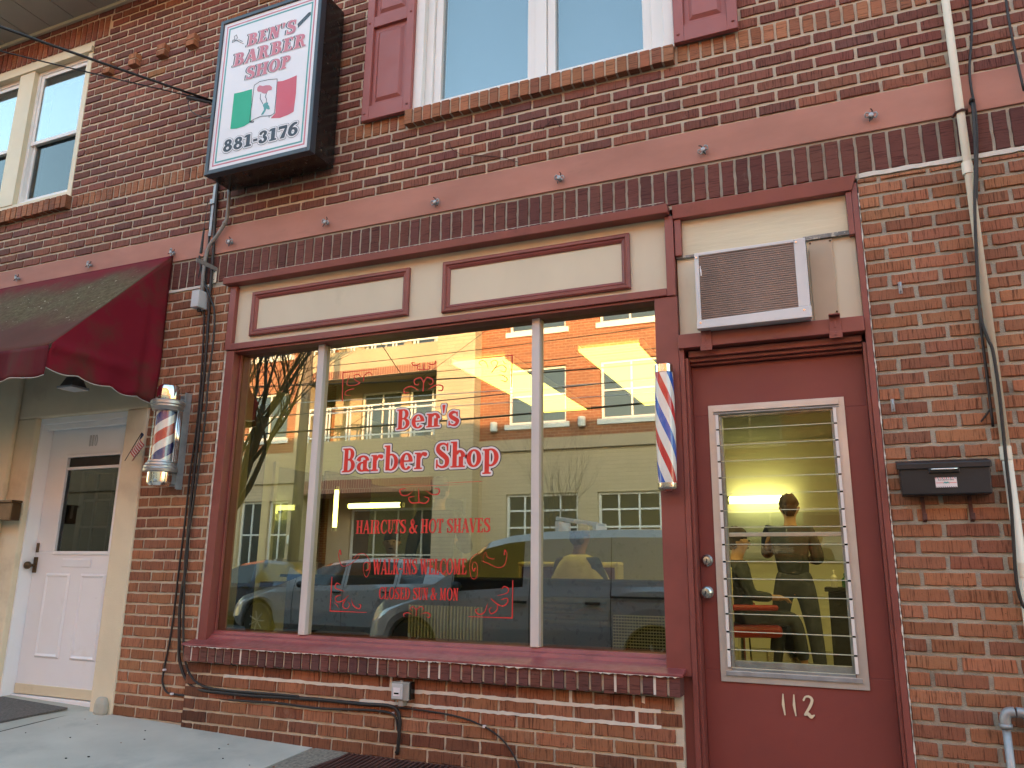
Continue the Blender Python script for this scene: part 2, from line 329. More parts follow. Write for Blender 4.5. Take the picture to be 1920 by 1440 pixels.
def dup(root, loc, label=None, rotz=None):
    def rec(o, par):
        c = o.copy(); C.objects.link(c); c.parent = par
        for ch in o.children: rec(ch, c)
        return c
    r = rec(root, None); r.location = loc
    if rotz is not None: r.rotation_euler = (0, 0, rotz)
    if label: r['label'] = label
    return r
def smooth_angle(o, ang=35):
    me = o.data; me.polygons.foreach_set('use_smooth', [True]*len(me.polygons))
    me.set_sharp_from_angle(angle=R(ang)); return o
def cr_(pts, n=6):      # Catmull-Rom through points
    P = [Vector(p) for p in pts]; P = [P[0]*2-P[1]]+P+[P[-1]*2-P[-2]]; out = []
    for i in range(1, len(P)-2):
        for k in range(n):
            t = k/n; a, b, c, d = P[i-1], P[i], P[i+1], P[i+2]
            out.append(.5*((2*b)+(c-a)*t+(2*a-5*b+4*c-d)*t*t+(3*b-a-3*c+d)*t*t*t))
    out.append(P[-2]); return out
# ---------------------------------------------------------------- brickwork
def brick(mb, x0, x1, z0, z1, y, col, mi, depth=.013, side=False, j=.0026):
    n_x = max(2, int((x1-x0)/.028)); n_z = max(2, int((z1-z0)/.028))
    def ring(ins, yy, jt):
        p = []
        a0, a1, b0, b1 = x0+ins, x1-ins, z0+ins, z1-ins
        for i in range(n_x): p.append((a0+(a1-a0)*i/n_x, b0))
        for i in range(n_z): p.append((a1, b0+(b1-b0)*i/n_z))
        for i in range(n_x): p.append((a1-(a1-a0)*i/n_x, b1))
        for i in range(n_z): p.append((a0, b1-(b1-b0)*i/n_z))
        return [(px+rnd.uniform(-jt, jt), yy, pz+rnd.uniform(-jt, jt)) for px, pz in p]
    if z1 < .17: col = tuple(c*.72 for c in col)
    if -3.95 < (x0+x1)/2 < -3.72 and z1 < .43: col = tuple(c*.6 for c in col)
    yo = rnd.uniform(-.0018, .0018); tl = rnd.uniform(-.0012, .0012)
    A = ring(.0032, y+yo, j); B = ring(.0008, y+yo+.0035, j); Cc = ring(0, y+depth, 0)
    A = [(p[0], p[1]+tl*(1 if p[2] > (z0+z1)/2 else -1), p[2]) for p in A]
    n = len(A); fs = [tuple(range(n))]
    for o1, o2 in ((0, n), (n, 2*n)): fs += [(o1+(i+1) % n, o1+i, o2+i, o2+(i+1) % n) for i in range(n)]
    # front ring is counter-clockwise seen from -y
    mb.add(A+B+Cc, fs, mi, col)
def pick(pal):
    c = rnd.choice(pal); m_ = [sum(q[i] for q in pal)/len(pal) for i in range(3)]; f = .62; k = rnd.uniform(.86, 1.15); return tuple((x*f+y*(1-f))*k*rnd.uniform(.96, 1.04) for x, y in zip(c, m_))
DARK = [(.21, .092, .068), (.19, .078, .060), (.24, .105, .072), (.16, .070, .062), (.22, .085, .070), (.145, .070, .068), (.22, .100, .074), (.27, .12, .075)]
DARK = [(q[0]*1.20, q[1]*1.08, q[2]*1.04) for q in DARK]
ORNG = [(.35, .150, .080), (.31, .128, .070), (.37, .165, .088), (.28, .115, .070), (.40, .180, .095), (.24, .098, .064)]
ORNG = [(q[0]*1.12, q[1]*1.12, q[2]*1.10) for q in ORNG]
SOLD = [(.17, .062, .050), (.19, .070, .055), (.135, .054, .048), (.20, .075, .058)]
def cut(x0, x1, z0, z1, holes):
    rects = [(x0, x1, z0, z1)]
    for hx0, hx1, hz0, hz1 in holes:
        out = []
        for a, b, c, d in rects:
            if hx1 <= a or hx0 >= b or hz1 <= c or hz0 >= d: out.append((a, b, c, d)); continue
            if hx0 > a: out.append((a, hx0-.006, c, d))
            if hx1 < b: out.append((hx1+.006, b, c, d))
            if hz0 > c+.022: out.append((max(a, hx0), min(b, hx1), c, hz0-.006))
            if hz1 < d-.022: out.append((max(a, hx0), min(b, hx1), hz1+.006, d))
        rects = out
    return [r for r in rects if r[1]-r[0] > .02 and r[3]-r[2] > .015]
def courses(mb, x0, x1, z0, n, ch, bl, pal, mi, y=0, holes=(), j=.011, phase=0, special=0, vj=.012):
    for k in range(n):
        a = z0+k*ch; off = ((k+phase) % 2)*bl/2
        x = x0-off
        while x < x1:
            xa, xb = max(x, x0), min(x+bl, x1)
            if xb-xa > .03:
                for r in cut(xa+vj/2, xb-vj/2, a+j/2, a+ch-j/2, holes):
                    col = pick(pal)
                    if special and rnd.random() < special: col = pick([(.33, .15, .07), (.36, .13, .07)])
                    brick(mb, *r, y, col, mi)
            x += bl
def solid(mb, x0, x1, z0, z1, y0, y1, holes, mi):
    xs = sorted({x0, x1, *[h for q in holes for h in q[:2] if x0 < h < x1]}); zs = sorted({z0, z1, *[h for q in holes for h in q[2:] if z0 < h < z1]})
    for i in range(len(zs)-1):
        run = None
        for k in range(len(xs)-1):
            cx, cz = (xs[k]+xs[k+1])/2, (zs[i]+zs[i+1])/2
            inside = any(h[0] < cx < h[1] and h[2] < cz < h[3] for h in holes)
            if not inside and run is None: run = xs[k]
            if run is not None and (inside): mb.box(run, xs[k], y0, y1, zs[i], zs[i+1], mi); run = None
        if run is not None: mb.box(run, xs[-1], y0, y1, zs[i], zs[i+1], mi)
# ================================================================= ground
def gz(x, y):
    t = x+2.9
    return -.010-.028*min(t, 0)-.006*max(t, 0)+.058*min(y, 0)
MB().box(-160, 160, -160, 160, -.85, -.352).build('ground', 'asphalt', kind='structure')
def slab(name, x0, x1, y0, y1, m, up=0.0, thick=.30):
    mb = MB(); nx = max(1, int((x1-x0)/.5)); ny = max(1, int((y1-y0)/.5)); vs = []
    for i in range(nx+1):
        for k in range(ny+1):
            x = x0+(x1-x0)*i/nx; y = y0+(y1-y0)*k/ny; vs.append((x, y, gz(x, y)+up))
    fs = [(i*(ny+1)+k, (i+1)*(ny+1)+k, (i+1)*(ny+1)+k+1, i*(ny+1)+k+1) for i in range(nx) for k in range(ny)]
    mb.add(vs, fs)
    c = [(x0, y0), (x1, y0), (x1, y1), (x0, y1)]
    for a, b_ in zip(c, c[1:]+c[:1]):
        mb.poly([(a[0], a[1], gz(*a)+up-thick), (b_[0], b_[1], gz(*b_)+up-thick), (b_[0], b_[1], gz(*b_)+up), (a[0], a[1], gz(*a)+up)])
    return mb.build(name, m, kind='structure')
slab('pavement', -14, 14, -3.0, .6, 'earth', -.022)
slab('pavement', -9, -4.81, -3.0, .3, 'concrete2')
slab('pavement', -4.795, -2.925, -3.0, -.001, 'concrete')
slab('pavement', -2.905, -2.68, -3.0, -.001, 'aggregate')
slab('pavement', -2.68, -1.5, -3.0, -.66, 'aggregate')
slab('pavement', -1.5, 3.5, -3.0, .2, 'aggregate')
slab('kerb', -14, 14, -3.18, -3.01, 'concrete2', .004)
MB().box(-60, 60, -60, -12.3, -.349, -.22).build('pavement', 'concrete2', kind='structure')
MB().box(-60, 60, -12.48, -12.305, -.349, -.215).build('kerb', 'concrete2', kind='structure')
# ================================================================= the brick row building
BL = (-2.5, 0, 0)
bld = thing('brick_building', 'dark red brick row building with a maroon and cream barber shop front', 'building', BL)
def courses2(mb, x0, x1, gx, z0, n, ch, bl, pal, mi, y, holes, j=.012, vj=.012, zmax=99, special=0):
    for k in range(n):
        a = z0+k*ch; x = gx-(k % 2)*bl/2
        while x+bl < x0: x += bl
        while x > x0: x -= bl
        while x < x1:
            xa, xb = max(x+vj/2, x0), min(x+bl-vj/2, x1)
            if xb-xa > .025:
                for r in cut(xa, xb, a+j/2, min(a+ch-j/2, zmax), holes):
                    brick(mb, *r, y, pick([(.33, .14, .065)]) if special and rnd.random() < special else pick(pal), mi)
            x += bl
WINL = (-8.4, -5.765, 3.995, 5.49); WINC = (-2.47, -.70, 3.985, 5.45)
up_holes = [WINL, WINC, (-8.7, -5.59, 5.49, 5.72), (-12, 12, 3.872, 3.992)]
mb = MB()
solid(mb, -12, 5, 3.42, 5.90, .009, .32, [WINL, WINC], 0)
courses2(mb, -12, 5, -6.02, 3.4225, 6, .0745, .2054, DARK, 1, 0, up_holes, zmax=3.872, j=.019, vj=.016)
courses2(mb, -12, 5, -5.98, 3.992, 26, .0716, .2054, DARK, 1, 0, up_holes, special=.02, j=.019, vj=.016)
for xs0, xs1 in ((-12, -8.5), (-5.74, -2.515), (-.695, 5)):   # flush orange rowlock course and soldiers over the left window
    n_ = round((xs1-xs0)/.0685); pw_ = (xs1-xs0)/n_
    for i_ in range(n_): brick(mb, xs0+i_*pw_+.007, xs0+(i_+1)*pw_-.007, 3.881, 3.986, 0, pick(ORNG), 2)
x = -8.7
while x < -5.64: brick(mb, x, x+.055, 5.505, 5.705, 0, pick(DARK+ORNG[:2]), 2); x += .0705
for x in (-5.50, -5.195, -4.878, -4.555):     # projecting brick pairs
    for z in (5.07, 5.125):
        brick(mb, x-.045, x+.045, z, z+.048, -.05, pick(ORNG), 1, depth=.07)
    mb.box(x-.04, x+.04, -.045, .01, 5.08, 5.165, 0)
mb.build('brick_wall', ['mortar', 'brick', 'brick_h'], bld)
# protruding rowlock sills
def rowlock(x0, x1, z0, z1, yf, pal, pitch, parent, name, mort='mortar', white=0, top=0, jit=.004):
    mb = MB(); mb.box(x0+.008, x1-.008, yf+.010, .03, z0+.006, z1-.006, 0); n = round((x1-x0)/pitch); pw = (x1-x0)/n; ws = []
    for i in range(n):
        a = x0+i*pw+.0065; b_ = x0+(i+1)*pw-.0065; dz = rnd.uniform(-jit, jit); dy = rnd.uniform(-jit, jit)*.6
        col = pick(pal); k = len(mb.v)
        mb.hexa([(a, yf+dy, z0+dz), (b_, yf+dy, z0+dz), (b_, .02, z0+dz), (a, .02, z0+dz), (a, yf+dy, z1), (b_, yf+dy, z1), (b_, .02, z1), (a, .02, z1)], 1)
        mb.c[-6:] = [col]*6
        if rnd.random() < white: ws.append(b_+.0065)
    for xw in ws: mb.box(xw-.007, xw+.007, yf+.003, yf+.02, z0+.005, z1-.002, 2)
    return mb.build(name, [mort, 'brick_h', 'white_mortar'], parent, bevel=.003)
rowlock(-8.5, -5.745, 3.878, 3.992, -.045, ORNG, .0685, bld, 'window_sill')
rowlock(-2.51, -.70, 3.878, 3.984, -.045, ORNG, .0685, bld, 'window_sill')
# stone band and soldier course
mb = MB(); mb.box(-12, 5, -.004, .30, 3.212, 3.4185); mb.build('stone_band', 'band', bld, bevel=.004)
mb = MB(); mb.box(-12, 5, .008, .30, 2.965, 3.212, 0)
x = -4.49-.0757*90
while x < 5:
    brick(mb, x, x+.0625, 2.992, 3.196, 0, pick(SOLD), 1); x += .0757
mb.build('soldier_course', ['mortar_grey', 'brick_h'], bld)
# piers
mb = MB(); solid(mb, -4.56, -3.895, -.3, 2.965, .008, .32, [], 0)
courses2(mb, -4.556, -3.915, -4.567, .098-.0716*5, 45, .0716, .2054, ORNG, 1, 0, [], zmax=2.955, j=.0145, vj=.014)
mb.build('brick_pier', ['mortar', 'brick'], bld)
mb = MB(); solid(mb, .19, 5, -.4, 2.965, .008, .32, [], 0)
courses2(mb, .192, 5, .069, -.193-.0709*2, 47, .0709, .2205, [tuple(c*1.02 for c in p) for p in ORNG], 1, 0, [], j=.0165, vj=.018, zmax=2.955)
mb.build('brick_pier', ['mortar_grey', 'brick'], bld)
def smear(mb, pts, h, y, mi):                 # irregular ribbon of mortar along a joint
    n = len(pts); a = []; b_ = []
    for (x, z) in pts: a.append((x, y, z-h/2+rnd.uniform(-.003, .002))); b_.append((x, y, z+h/2+rnd.uniform(-.002, .003)))
    vs = a+b_; fs = [(i, i+1, n+i+1, n+i) for i in range(n-1)]
    vs += [(p[0], y+.008, p[2]) for p in a+b_]; fs += [(i+1, i, 2*n+i, 2*n+i+1) for i in range(n-1)]+[(n+i, n+i+1, 3*n+i+1, 3*n+i) for i in range(n-1)]
    mb.add(vs, fs, mi)
def xr(a, b_, s=.035): n = int((b_-a)/s); return [a+(b_-a)*i/n for i in range(n+1)]
mb = MB(); smear(mb, [(x, 2.975) for x in xr(.2, 5)], .022, -.003, 0); mb.build('mortar_joint', 'white_mortar', bld)
mb = MB(); smear(mb, [(x, 2.975) for x in xr(-4.55, -4.09)], .018, -.003, 0)
mb.build('mortar_joint', 'white_mortar', bld)
# low wall below the window
LW = -.03
mb = MB(); solid(mb, -3.93, -.795, -.4, .412, LW+.008, .32, [], 0)
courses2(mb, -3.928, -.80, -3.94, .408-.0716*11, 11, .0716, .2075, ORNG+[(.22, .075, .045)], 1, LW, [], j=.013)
def wline(xa, xb, z, h): smear(mb, [(x, z+rnd.uniform(-.0015, .0015)) for x in xr(xa, xb, .025)], h, LW-.0025, 2)
wline(-3.62, -.90, .337, .017); wline(-2.62, -.90, .266, .015)
for x, z in ((-1.36, .372), (-.985, .372), (-1.02, .30), (-2.42, .372)): mb.box(x-.008, x+.008, LW-.002, LW+.01, z-.03, z+.03, 2)
mb.build('low_wall', ['mortar', 'brick', 'white_mortar'], bld)
rowlock(-3.915, -.785, .412, .512, -.085, [(.17, .065, .055), (.20, .075, .06), (.14, .06, .058), (.22, .08, .06), (.13, .062, .062)], .0655, bld, 'rowlock_course', 'mortar', .12)
# rest of the shell (sides, back, roof) so that light and rooms work
mb = MB()
mb.box(-12, 5, 9, 9.3, -.4, 5.9); mb.box(-12, -11.7, .33, 9, -.4, 5.9); mb.box(4.7, 5, .33, 9, -.4, 5.9)
mb.build('rear_wall', 'mortar_grey', bld)
mb = MB(); mb.box(-12.2, 5.2, -.42, 9.4, 5.93, 6.10); mb.box(-12.2, 5.2, -.50, -.42, 5.80, 6.12)
mb.build('eaves', 'white', bld, bevel=.004)
mb = MB(); mb.add([(-12.3, -.52, 6.13), (5.3, -.52, 6.13), (5.3, 4.4, 8.2), (-12.3, 4.4, 8.2), (-12.3, 9.5, 6.13), (5.3, 9.5, 6.13)], [(0, 1, 2, 3), (3, 2, 5, 4), (0, 3, 4), (1, 5, 2), (0, 4, 5, 1)]); mb.build('roof', 'asphalt', bld)  # unseen gable, ridge raised so its shadow climbs the block opposite
mb = MB()
x = -12.2
while x < 5.2: mb.box(x, x+.300, -.419, -.03, 5.792, 5.802, 0); x += .308
mb.box(-12.2, 5.2, -.419, -.001, 5.803, 5.83, 1); mb.box(-12.2, 5.2, -.03, -.002, 5.765, 5.80, 2)
mb.build('soffit', ['soffit', 'darkgap', 'cream_frame'], bld, bevel=.002)
# upper windows
def frame(mb, x0, x1, z0, z1, y0, y1, w, mi=0, wb=None):
    wb = wb or w
    mb.box(x0, x0+w, y0, y1, z0, z1, mi); mb.box(x1-w, x1, y0, y1, z0, z1, mi)
    mb.box(x0+w, x1-w, y0, y1, z0, z0+wb, mi); mb.box(x0+w, x1-w, y0, y1, z1-w, z1, mi)
def sash_window(x0, x1, z0, z1, zm, y, parent):
    mb = MB(); frame(mb, x0, x1, z0, z1, y-.01, y+.07, .035, 0); frame(mb, x0+.036, x1-.036, z0+.036, zm+.02, y+.022, y+.055, .035, 0); frame(mb, x0+.036, x1-.036, zm-.02, z1-.036, y-.001, y+.020, .035, 0)
    wn = mb.build('window', 'white', parent, bevel=.003)
    MB().box(x0+.07, x1-.07, y+.006, y+.010, zm+.01, z1-.07).build('pane', 'paneglass', wn)
    MB().box(x0+.07, x1-.07, y+.036, y+.040, z0+.07, zm-.01).build('pane', 'screenglass', wn)
    MB().box(x0+.04, x1-.04, y+.12, y+.14, z0, z1).build('blind', 'blindw', wn)
mb = MB()
frame(mb, WINL[0], WINL[1], WINL[2], WINL[3], .0, .12, .055, 0); mb.box(-8.4, -5.765, -.02, .11, 5.385, 5.44, 0)
mb.box(-6.70, -6.50, -.006, .115, 4.05, 5.385, 0); mb.box(WINL[0]+.05, WINL[1]-.05, .12, .30, 5.3, 5.49, 0)
mb.build('window_casing', 'cream_frame', bld, bevel=.004)
sash_window(-6.50, -5.82, 4.05, 5.385, 4.66, .045, bld); sash_window(-7.38, -6.70, 4.05, 5.385, 4.66, .045, bld)
MB().box(-8.35, -7.38, .1, .12, 4.05, 5.385).build('window_panel', 'cream_frame', bld)
mb = MB()
mb.box(-2.468, -2.40, -.012, .14, 3.985, 5.45); mb.box(-2.40, -2.345, .03, .14, 3.985, 5.45); mb.box(-.765, -.702, -.012, .14, 3.985, 5.45); mb.box(-.845, -.765, .03, .14, 3.985, 5.45)
mb.box(-2.345, -.845, .03, .14, 3.985, 4.012); mb.box(-2.345, -.845, .03, .14, 5.38, 5.45); mb.box(-2.40, -.765, -.03, .029, 3.9855, 4.0)
for a, b_ in ((-2.345, -1.60), (-1.52, -.845)): frame(mb, a+.001, b_-.001, 4.013, 5.379, .05, .12, .055)
mb.box(-1.599, -1.521, .035, .13, 4.013, 5.379)
wc = mb.build('window', 'white', bld, bevel=.004, label='white framed double window with bluish panes above the shop')
for a, b_ in ((-2.288, -1.657), (-1.463, -.902)):
    MB().box(a, b_, .08, .084, 4.068, 5.323).build('pane', 'dullglass', wc)
MB().box(-2.39, -.77, .20, .22, 3.99, 5.44).build('blind', 'blind', wc)
# shutters
def shutter(x0, x1, parent):
    z0, z1 = 3.985, 5.4; w_ = .058; mb = MB()
    mb.box(x0, x0+w_, -.042, -.006, z0, z1); mb.box(x1-w_, x1, -.042, -.006, z0, z1)
    for a, b_ in ((z0, z0+.105), (4.715, 4.80), (z1-.1, z1)): mb.box(x0+w_, x1-w_, -.041, -.007, a, b_)
    mb.box(x0+w_, x1-w_, -.018, -.008, z0+.105, z1-.1)
    for a, b_ in ((z0+.105, 4.715), (4.80, z1-.1)):
        p, q = x0+w_+.03, x1-w_-.03; c, d = a+.035, b_-.035; i = .022
        mb.add([(p, -.018, c), (q, -.018, c), (q, -.018, d), (p, -.018, d), (p+i, -.033, c+i), (q-i, -.033, c+i), (q-i, -.033, d-i), (p+i, -.033, d-i)],
               [(4, 5, 6, 7), (0, 1, 5, 4), (1, 2, 6, 5), (2, 3, 7, 6), (3, 0, 4, 7)])
    s = mb.build('shutter', 'shutter', parent, bevel=.003)
    for x in (x0+.025, x1-.025):
        for z in (z0+.05, 4.757): MB().ell((x, -.044, z), .009, .006, .009, 8).build('screw', 'shutter', s, smooth=True)
shutter(-2.855, -2.468, bld); shutter(-.698, -.338, bld)
# ---------------------------------------------------------------- shop front joinery
mb = MB()      # fascia
mb.box(-3.87, -.77, .02, .06, 2.46, 2.95, 0)
fa = mb.build('fascia_board', 'cream', bld, bevel=.002)
mb = MB()
mb.prism([(0, 0)], 0, 0) if False else None
mb.hexa([(-3.935, -.055, 2.938), (-.772, -.055, 2.925), (-.772, .06, 2.925), (-3.935, .06, 2.938), (-3.935, -.062, 2.985), (-.772, -.062, 2.975), (-.772, .06, 2.985), (-3.935, .06, 2.985)])
mb.box(-3.90, -3.845, -.014, .06, 2.46, 2.93); mb.box(-.80, -.752, -.014, .06, 2.452, 2.92)
mb.hexa([(-3.845, -.016, 2.456), (-.80, -.016, 2.456), (-.80, .06, 2.456), (-3.845, .06, 2.456), (-3.845, -.016, 2.502), (-.80, -.016, 2.498), (-.80, .0185, 2.503), (-3.845, .0185, 2.507)])
mb.build('cornice', 'red', fa, bevel=.004)
def moulding(x0, x1, z0, z1, y, parent):
    prof = [(0, 0), (0, .018), (.008, .024), (.022, .024), (.028, .014), (.034, .016), (.042, .012), (.050, .006), (.050, 0)]
    mb = MB(); vs = []
    for ins, pr in prof: vs += [(x0+ins, y-pr, z0+ins), (x1-ins, y-pr, z0+ins), (x1-ins, y-pr, z1-ins), (x0+ins, y-pr, z1-ins)]
    fs = [(i*4+k, i*4+(k+1) % 4, i*4+4+(k+1) % 4, i*4+4+k) for i in range(len(prof)-1) for k in range(4)]
    mb.add(vs, fs); mb.build('panel_moulding', 'red', parent)
moulding(-3.71, -2.44, 2.548, 2.868, .02, fa); moulding(-2.20, -1.005, 2.532, 2.866, .02, fa)
mb = MB()      # window frame
GY = .085
mb.box(-3.888, -3.82, -.004, .16, .53, 2.455, 0); mb.box(-3.82, -3.808, .060, GY-.002, .59, 2.44, 0)
mb.box(-.872, -.748, -.004, .30, .50, 2.451, 0); mb.box(-3.82, -.873, .0, .16, 2.44, 2.4555, 0)
mb.box(-3.88, -.76, .10, .33, 2.47, 2.96, 1)
wf = mb.build('shop_window', ['red', 'wood'], bld, bevel=.003, label='large shop window with maroon frame, two thin posts and red lettering')
mb = MB()
pr = [(.20, .55), (-.095, .505), (-.095, .519), (.0, .537), (.028, .548), (.034, .566), (.056, .572), (.062, .590), (.20, .599)]
vs = [(-3.93, y, z) for y, z in pr]+[(-.775, y, z) for y, z in pr]; n = len(pr)
mb.add(vs, [tuple(range(n)), tuple(range(2*n-1, n-1, -1))]+[(i, n+i, n+(i+1) % n, (i+1) % n) for i in range(n)])
mb.build('sill', 'red_sill', wf, bevel=.004)
for x in (-3.147, -1.616):
    MB().box(x, x+.050, .050, .120, .592, 2.439).build('mullion', 'pinkwhite', wf, bevel=.004)
for a, b_ in ((-3.819, -3.147), (-3.097, -1.616), (-1.566, -.873)):
    mb = MB(); x0, x1, z0, z1 = a, b_, .598, 2.439
    mb.add([(x0, GY, z0), (x1, GY, z0), (x1, GY, z1), (x0, GY, z1)], [(0, 1, 2, 3)]); mb.box(x0, x1, GY+.001, GY+.006, z0, z1, 1)
    mb.build('glass_pane', ['shopglass', 'poleglass'], wf)
# entrance: door frame, lintel boards, door
mb = MB()
mb.box(-.747, -.722, -.010, .20, -.30, 2.15); mb.box(-.722, -.705, .012, .20, -.30, 2.10)
mb.box(.142, .158, .012, .20, -.30, 2.10); mb.box(.158, .186, -.006, .20, -.30, 2.94)
mb.box(-.80, -.747, .02, .20, -.3, .50)
mb.box(-.7045, .1575, .11, .20, 2.066, 2.144); mb.box(-.7045, .1415, .02, .11, 2.105, 2.14); mb.box(-.7045, .1415, .045, .11, 2.085, 2.105); mb.box(-.7045, .1415, .07, .11, 2.07, 2.085)
mb.box(-.747, .157, -.03, .20, 2.145, 2.222); mb.box(-.76, .190, -.004, .20, 2.222, 2.228)
mb.hexa([(-.752, -.02, 2.895), (.16, -.02, 2.895), (.16, .1, 2.895), (-.752, .1, 2.895), (-.752, -.03, 2.972), (.186, -.03, 2.972), (.186, .1, 2.972), (-.752, .1, 2.972)])
mb.box(-.747, -.712, -.008, .1, 2.68, 2.895); mb.box(.130, .157, -.008, .1, 2.66, 2.895)
mb.build('door_frame', 'red', bld, bevel=.004)
mb = MB(); mb.box(-.712, .130, .025, .06, 2.683, 2.894, 0); mb.box(-.746, .157, .03, .065, 2.225, 2.683, 1)
mb.box(-.746, -.605, .012, .0305, 2.669, 2.684, 2); mb.box(-.09, .155, .008, .0305, 2.669, 2.692, 2)
tb = mb.build('transom_board', ['cream_old', 'cream', 'grey_crack'], bld, bevel=.002)
MB().box(-.066, .048, .018, .031, 2.232, 2.664).build('filler_panel', 'tan', tb, bevel=.002)
mb = MB()
for x, z in ((-.058, 2.652), (.038, 2.652), (.040, 2.27)): MB().lathe([(.005, 0), (.005, .004)], (x, .013, z), 8, 0, 'y').build('screw', 'blackbox', tb)
DY = .10
mb = MB(); hole = (-.572, -.018, .53, 1.80)
solid(mb, -.704, .141, -.16, 2.068, DY, DY+.045, [hole], 0)
door = mb.build('door', 'red_door', bld, bevel=.002, label='maroon door with a glass louvre window and the number 112')
mb = MB()
frame(mb, -.626, .037, .478, 1.850, DY-.010, DY+.0, .052, 0); mb.box(-.600, .012, DY-.022, DY-.011, 1.812, 1.838, 0)
mb.box(-.600, .012, DY-.016, DY-.0105, 1.800, 1.8075, 1); frame(mb, -.574, -.016, .528, 1.802, DY+.001, DY+.05, .014, 1)
mb.box(-.56, -.03, DY+.03, DY+.05, 1.172, 1.192, 0); mb.box(-.56, -.03, DY+.02, DY+.045, .542, .575, 1); mb.box(-.60, .01, DY-.02, DY-.011, .508, .528, 1)
lv = mb.build('louvre_window', ['alu', 'galv'], door, bevel=.0015)
mb = MB()
for i in range(15):
    z = .545+i*.0838
    mb.hexa([(-.572, DY-.022, z), (-.018, DY-.022, z), (-.018, DY-.018, z), (-.572, DY-.018, z), (-.572, DY-.013, z+.086), (-.018, DY-.013, z+.086), (-.018, DY-.009, z+.086), (-.572, DY-.009, z+.086)], 0)
mb.build('louvres', 'louvreglass', door)
mb = MB()
for i in range(15): z = .545+i*.0838; mb.box(-.571, -.019, DY-.0225, DY-.0222, z-.001, z+.0022, 0); mb.box(-.571, -.019, DY-.0135, DY-.0132, z+.084, z+.086, 0)
mb.build('louvre_edges', 'edgeglass', door)
for x in (-.588, -.018):
    mc = MB(); mc.box(x, x+.014, DY-.0145, DY-.011, .545, 1.80, 1)
    for i in range(15): z = .545+i*.0838; mc.box(x, x+.014, DY-.026, DY-.0146, z+.003, z+.078, 0)
    mc.build('louvre_clips', ['white', 'blackbox'], door)
for nm, x, z, k in (('lock', -.668, 1.052, 0), ('door_knob', -.672, .896, 1)):
    mb = MB(); mb.lathe([(.030, 0), (.030, -.006), (.024, -.012), (.013, -.014), (.013, -.03), (.02, -.036), (.027, -.046), (.027, -.056), (.02, -.062), (.007, -.063)] if k else [(.030, 0), (.030, -.008), (.022, -.016), (.019, -.020), (.008, -.021)], (x, DY, z), 24, 0, 'y')
    mb.box(x-.002, x+.002, DY-(.0645 if k else .0225), DY-(.0625 if k else .0205), z-.008, z+.008, 1)
    mb.build(nm, ['steel', 'blackbox'], door, smooth=False)
# ---------------------------------------------------------------- stucco entrance of number 110
mb = MB(); H110 = (-5.735, -4.765, -.2, 2.10)
solid(mb, -12, -4.557, -.3, 2.967, -.012, .30, [H110], 0)
mb.box(-12, -5.93, -.05, -.0125, -.3, 2.5, 0); mb.ell((-4.63, -.03, .075), .06, .035, .085, 10, 1)
mb.build('stucco_wall', ['stucco', 'concrete2'], bld, bevel=.012, label='cream stucco wall around the white door')
DX0, DX1 = -5.715, -4.80; Y1 = .13
mb = MB(); solid(mb, DX0, DX1, .075, 2.05, Y1, Y1+.045, [(-5.50, -4.93, 1.085, 1.80)], 0)
for a, b_ in ((-5.56, -5.30), (-5.19, -4.93)):
    for z0, z1 in ((.33, .93),):
        i = .03; mb.add([(a, Y1-.001, z0), (b_, Y1-.001, z0), (b_, Y1-.001, z1), (a, Y1-.001, z1), (a+i*.5, Y1-.014, z0+i*.5), (b_-i*.5, Y1-.014, z0+i*.5), (b_-i*.5, Y1-.014, z1-i*.5), (a+i*.5, Y1-.014, z1-i*.5), (a+i, Y1-.004, z0+i), (b_-i, Y1-.004, z0+i), (b_-i, Y1-.004, z1-i), (a+i, Y1-.004, z1-i)],
                         [(0, 1, 5, 4), (1, 2, 6, 5), (2, 3, 7, 6), (3, 0, 4, 7), (4, 5, 9, 8), (5, 6, 10, 9), (6, 7, 11, 10), (7, 4, 8, 11), (8, 9, 10, 11)])
mb.box(-5.40, -5.10, Y1-.008, Y1-.001, .975, 1.035)
frame(mb, -5.52, -4.91, 1.065, 1.82, Y1-.012, Y1-.001, .025); mb.box(-5.49, -4.94, Y1-.006, Y1+.02, 1.70, 1.722)
d110 = mb.build('door', 'white_door', bld, bevel=.004, label='white panelled storm door with the number 110')
MB().box(-5.50, -4.93, Y1+.012, Y1+.016, 1.085, 1.70).build('glass_pane', 'screenglass', d110)
mb = MB(); mb.box(-5.50, -4.93, Y1+.018, Y1+.03, 1.722, 1.795, 0); mb.box(-5.6, -4.85, Y1+.08, Y1+.11, 1.0, 1.85, 0); mb.build('door_backing', 'counter', d110)
mb = MB(); frame(mb, -5.40, -4.88, 1.02, 1.72, Y1+.06, Y1+.079, .05)  # solid grid standing in for a lattice reflected in the door glass
for x in (-5.24, -5.07): mb.box(x, x+.018, Y1+.062, Y1+.078, 1.07, 1.67)
for z in (1.26, 1.46): mb.box(-5.35, -4.93, Y1+.063, Y1+.077, z, z+.018)
mb.build('lattice_reflection', 'conduit', d110)
MB().box(DX0+.01, DX1-.01, Y1-.012, Y1-.001, .078, .145).build('kick_plate', 'cream_frame', d110, bevel=.002)
mb = MB(); mb.box(-5.735, -5.717, .03, .2, -.05, 2.10); mb.box(-4.80, -4.766, .03, .2, -.05, 2.10); mb.box(-5.717, -4.80, .03, .2, 2.052, 2.10); mb.box(-5.735, -4.766, .10, .28, -.1, .072)
mb.box(-5.717, -4.80, .05, .09, 2.01, 2.052)
mb.build('door_frame', 'white_door', bld, bevel=.004)
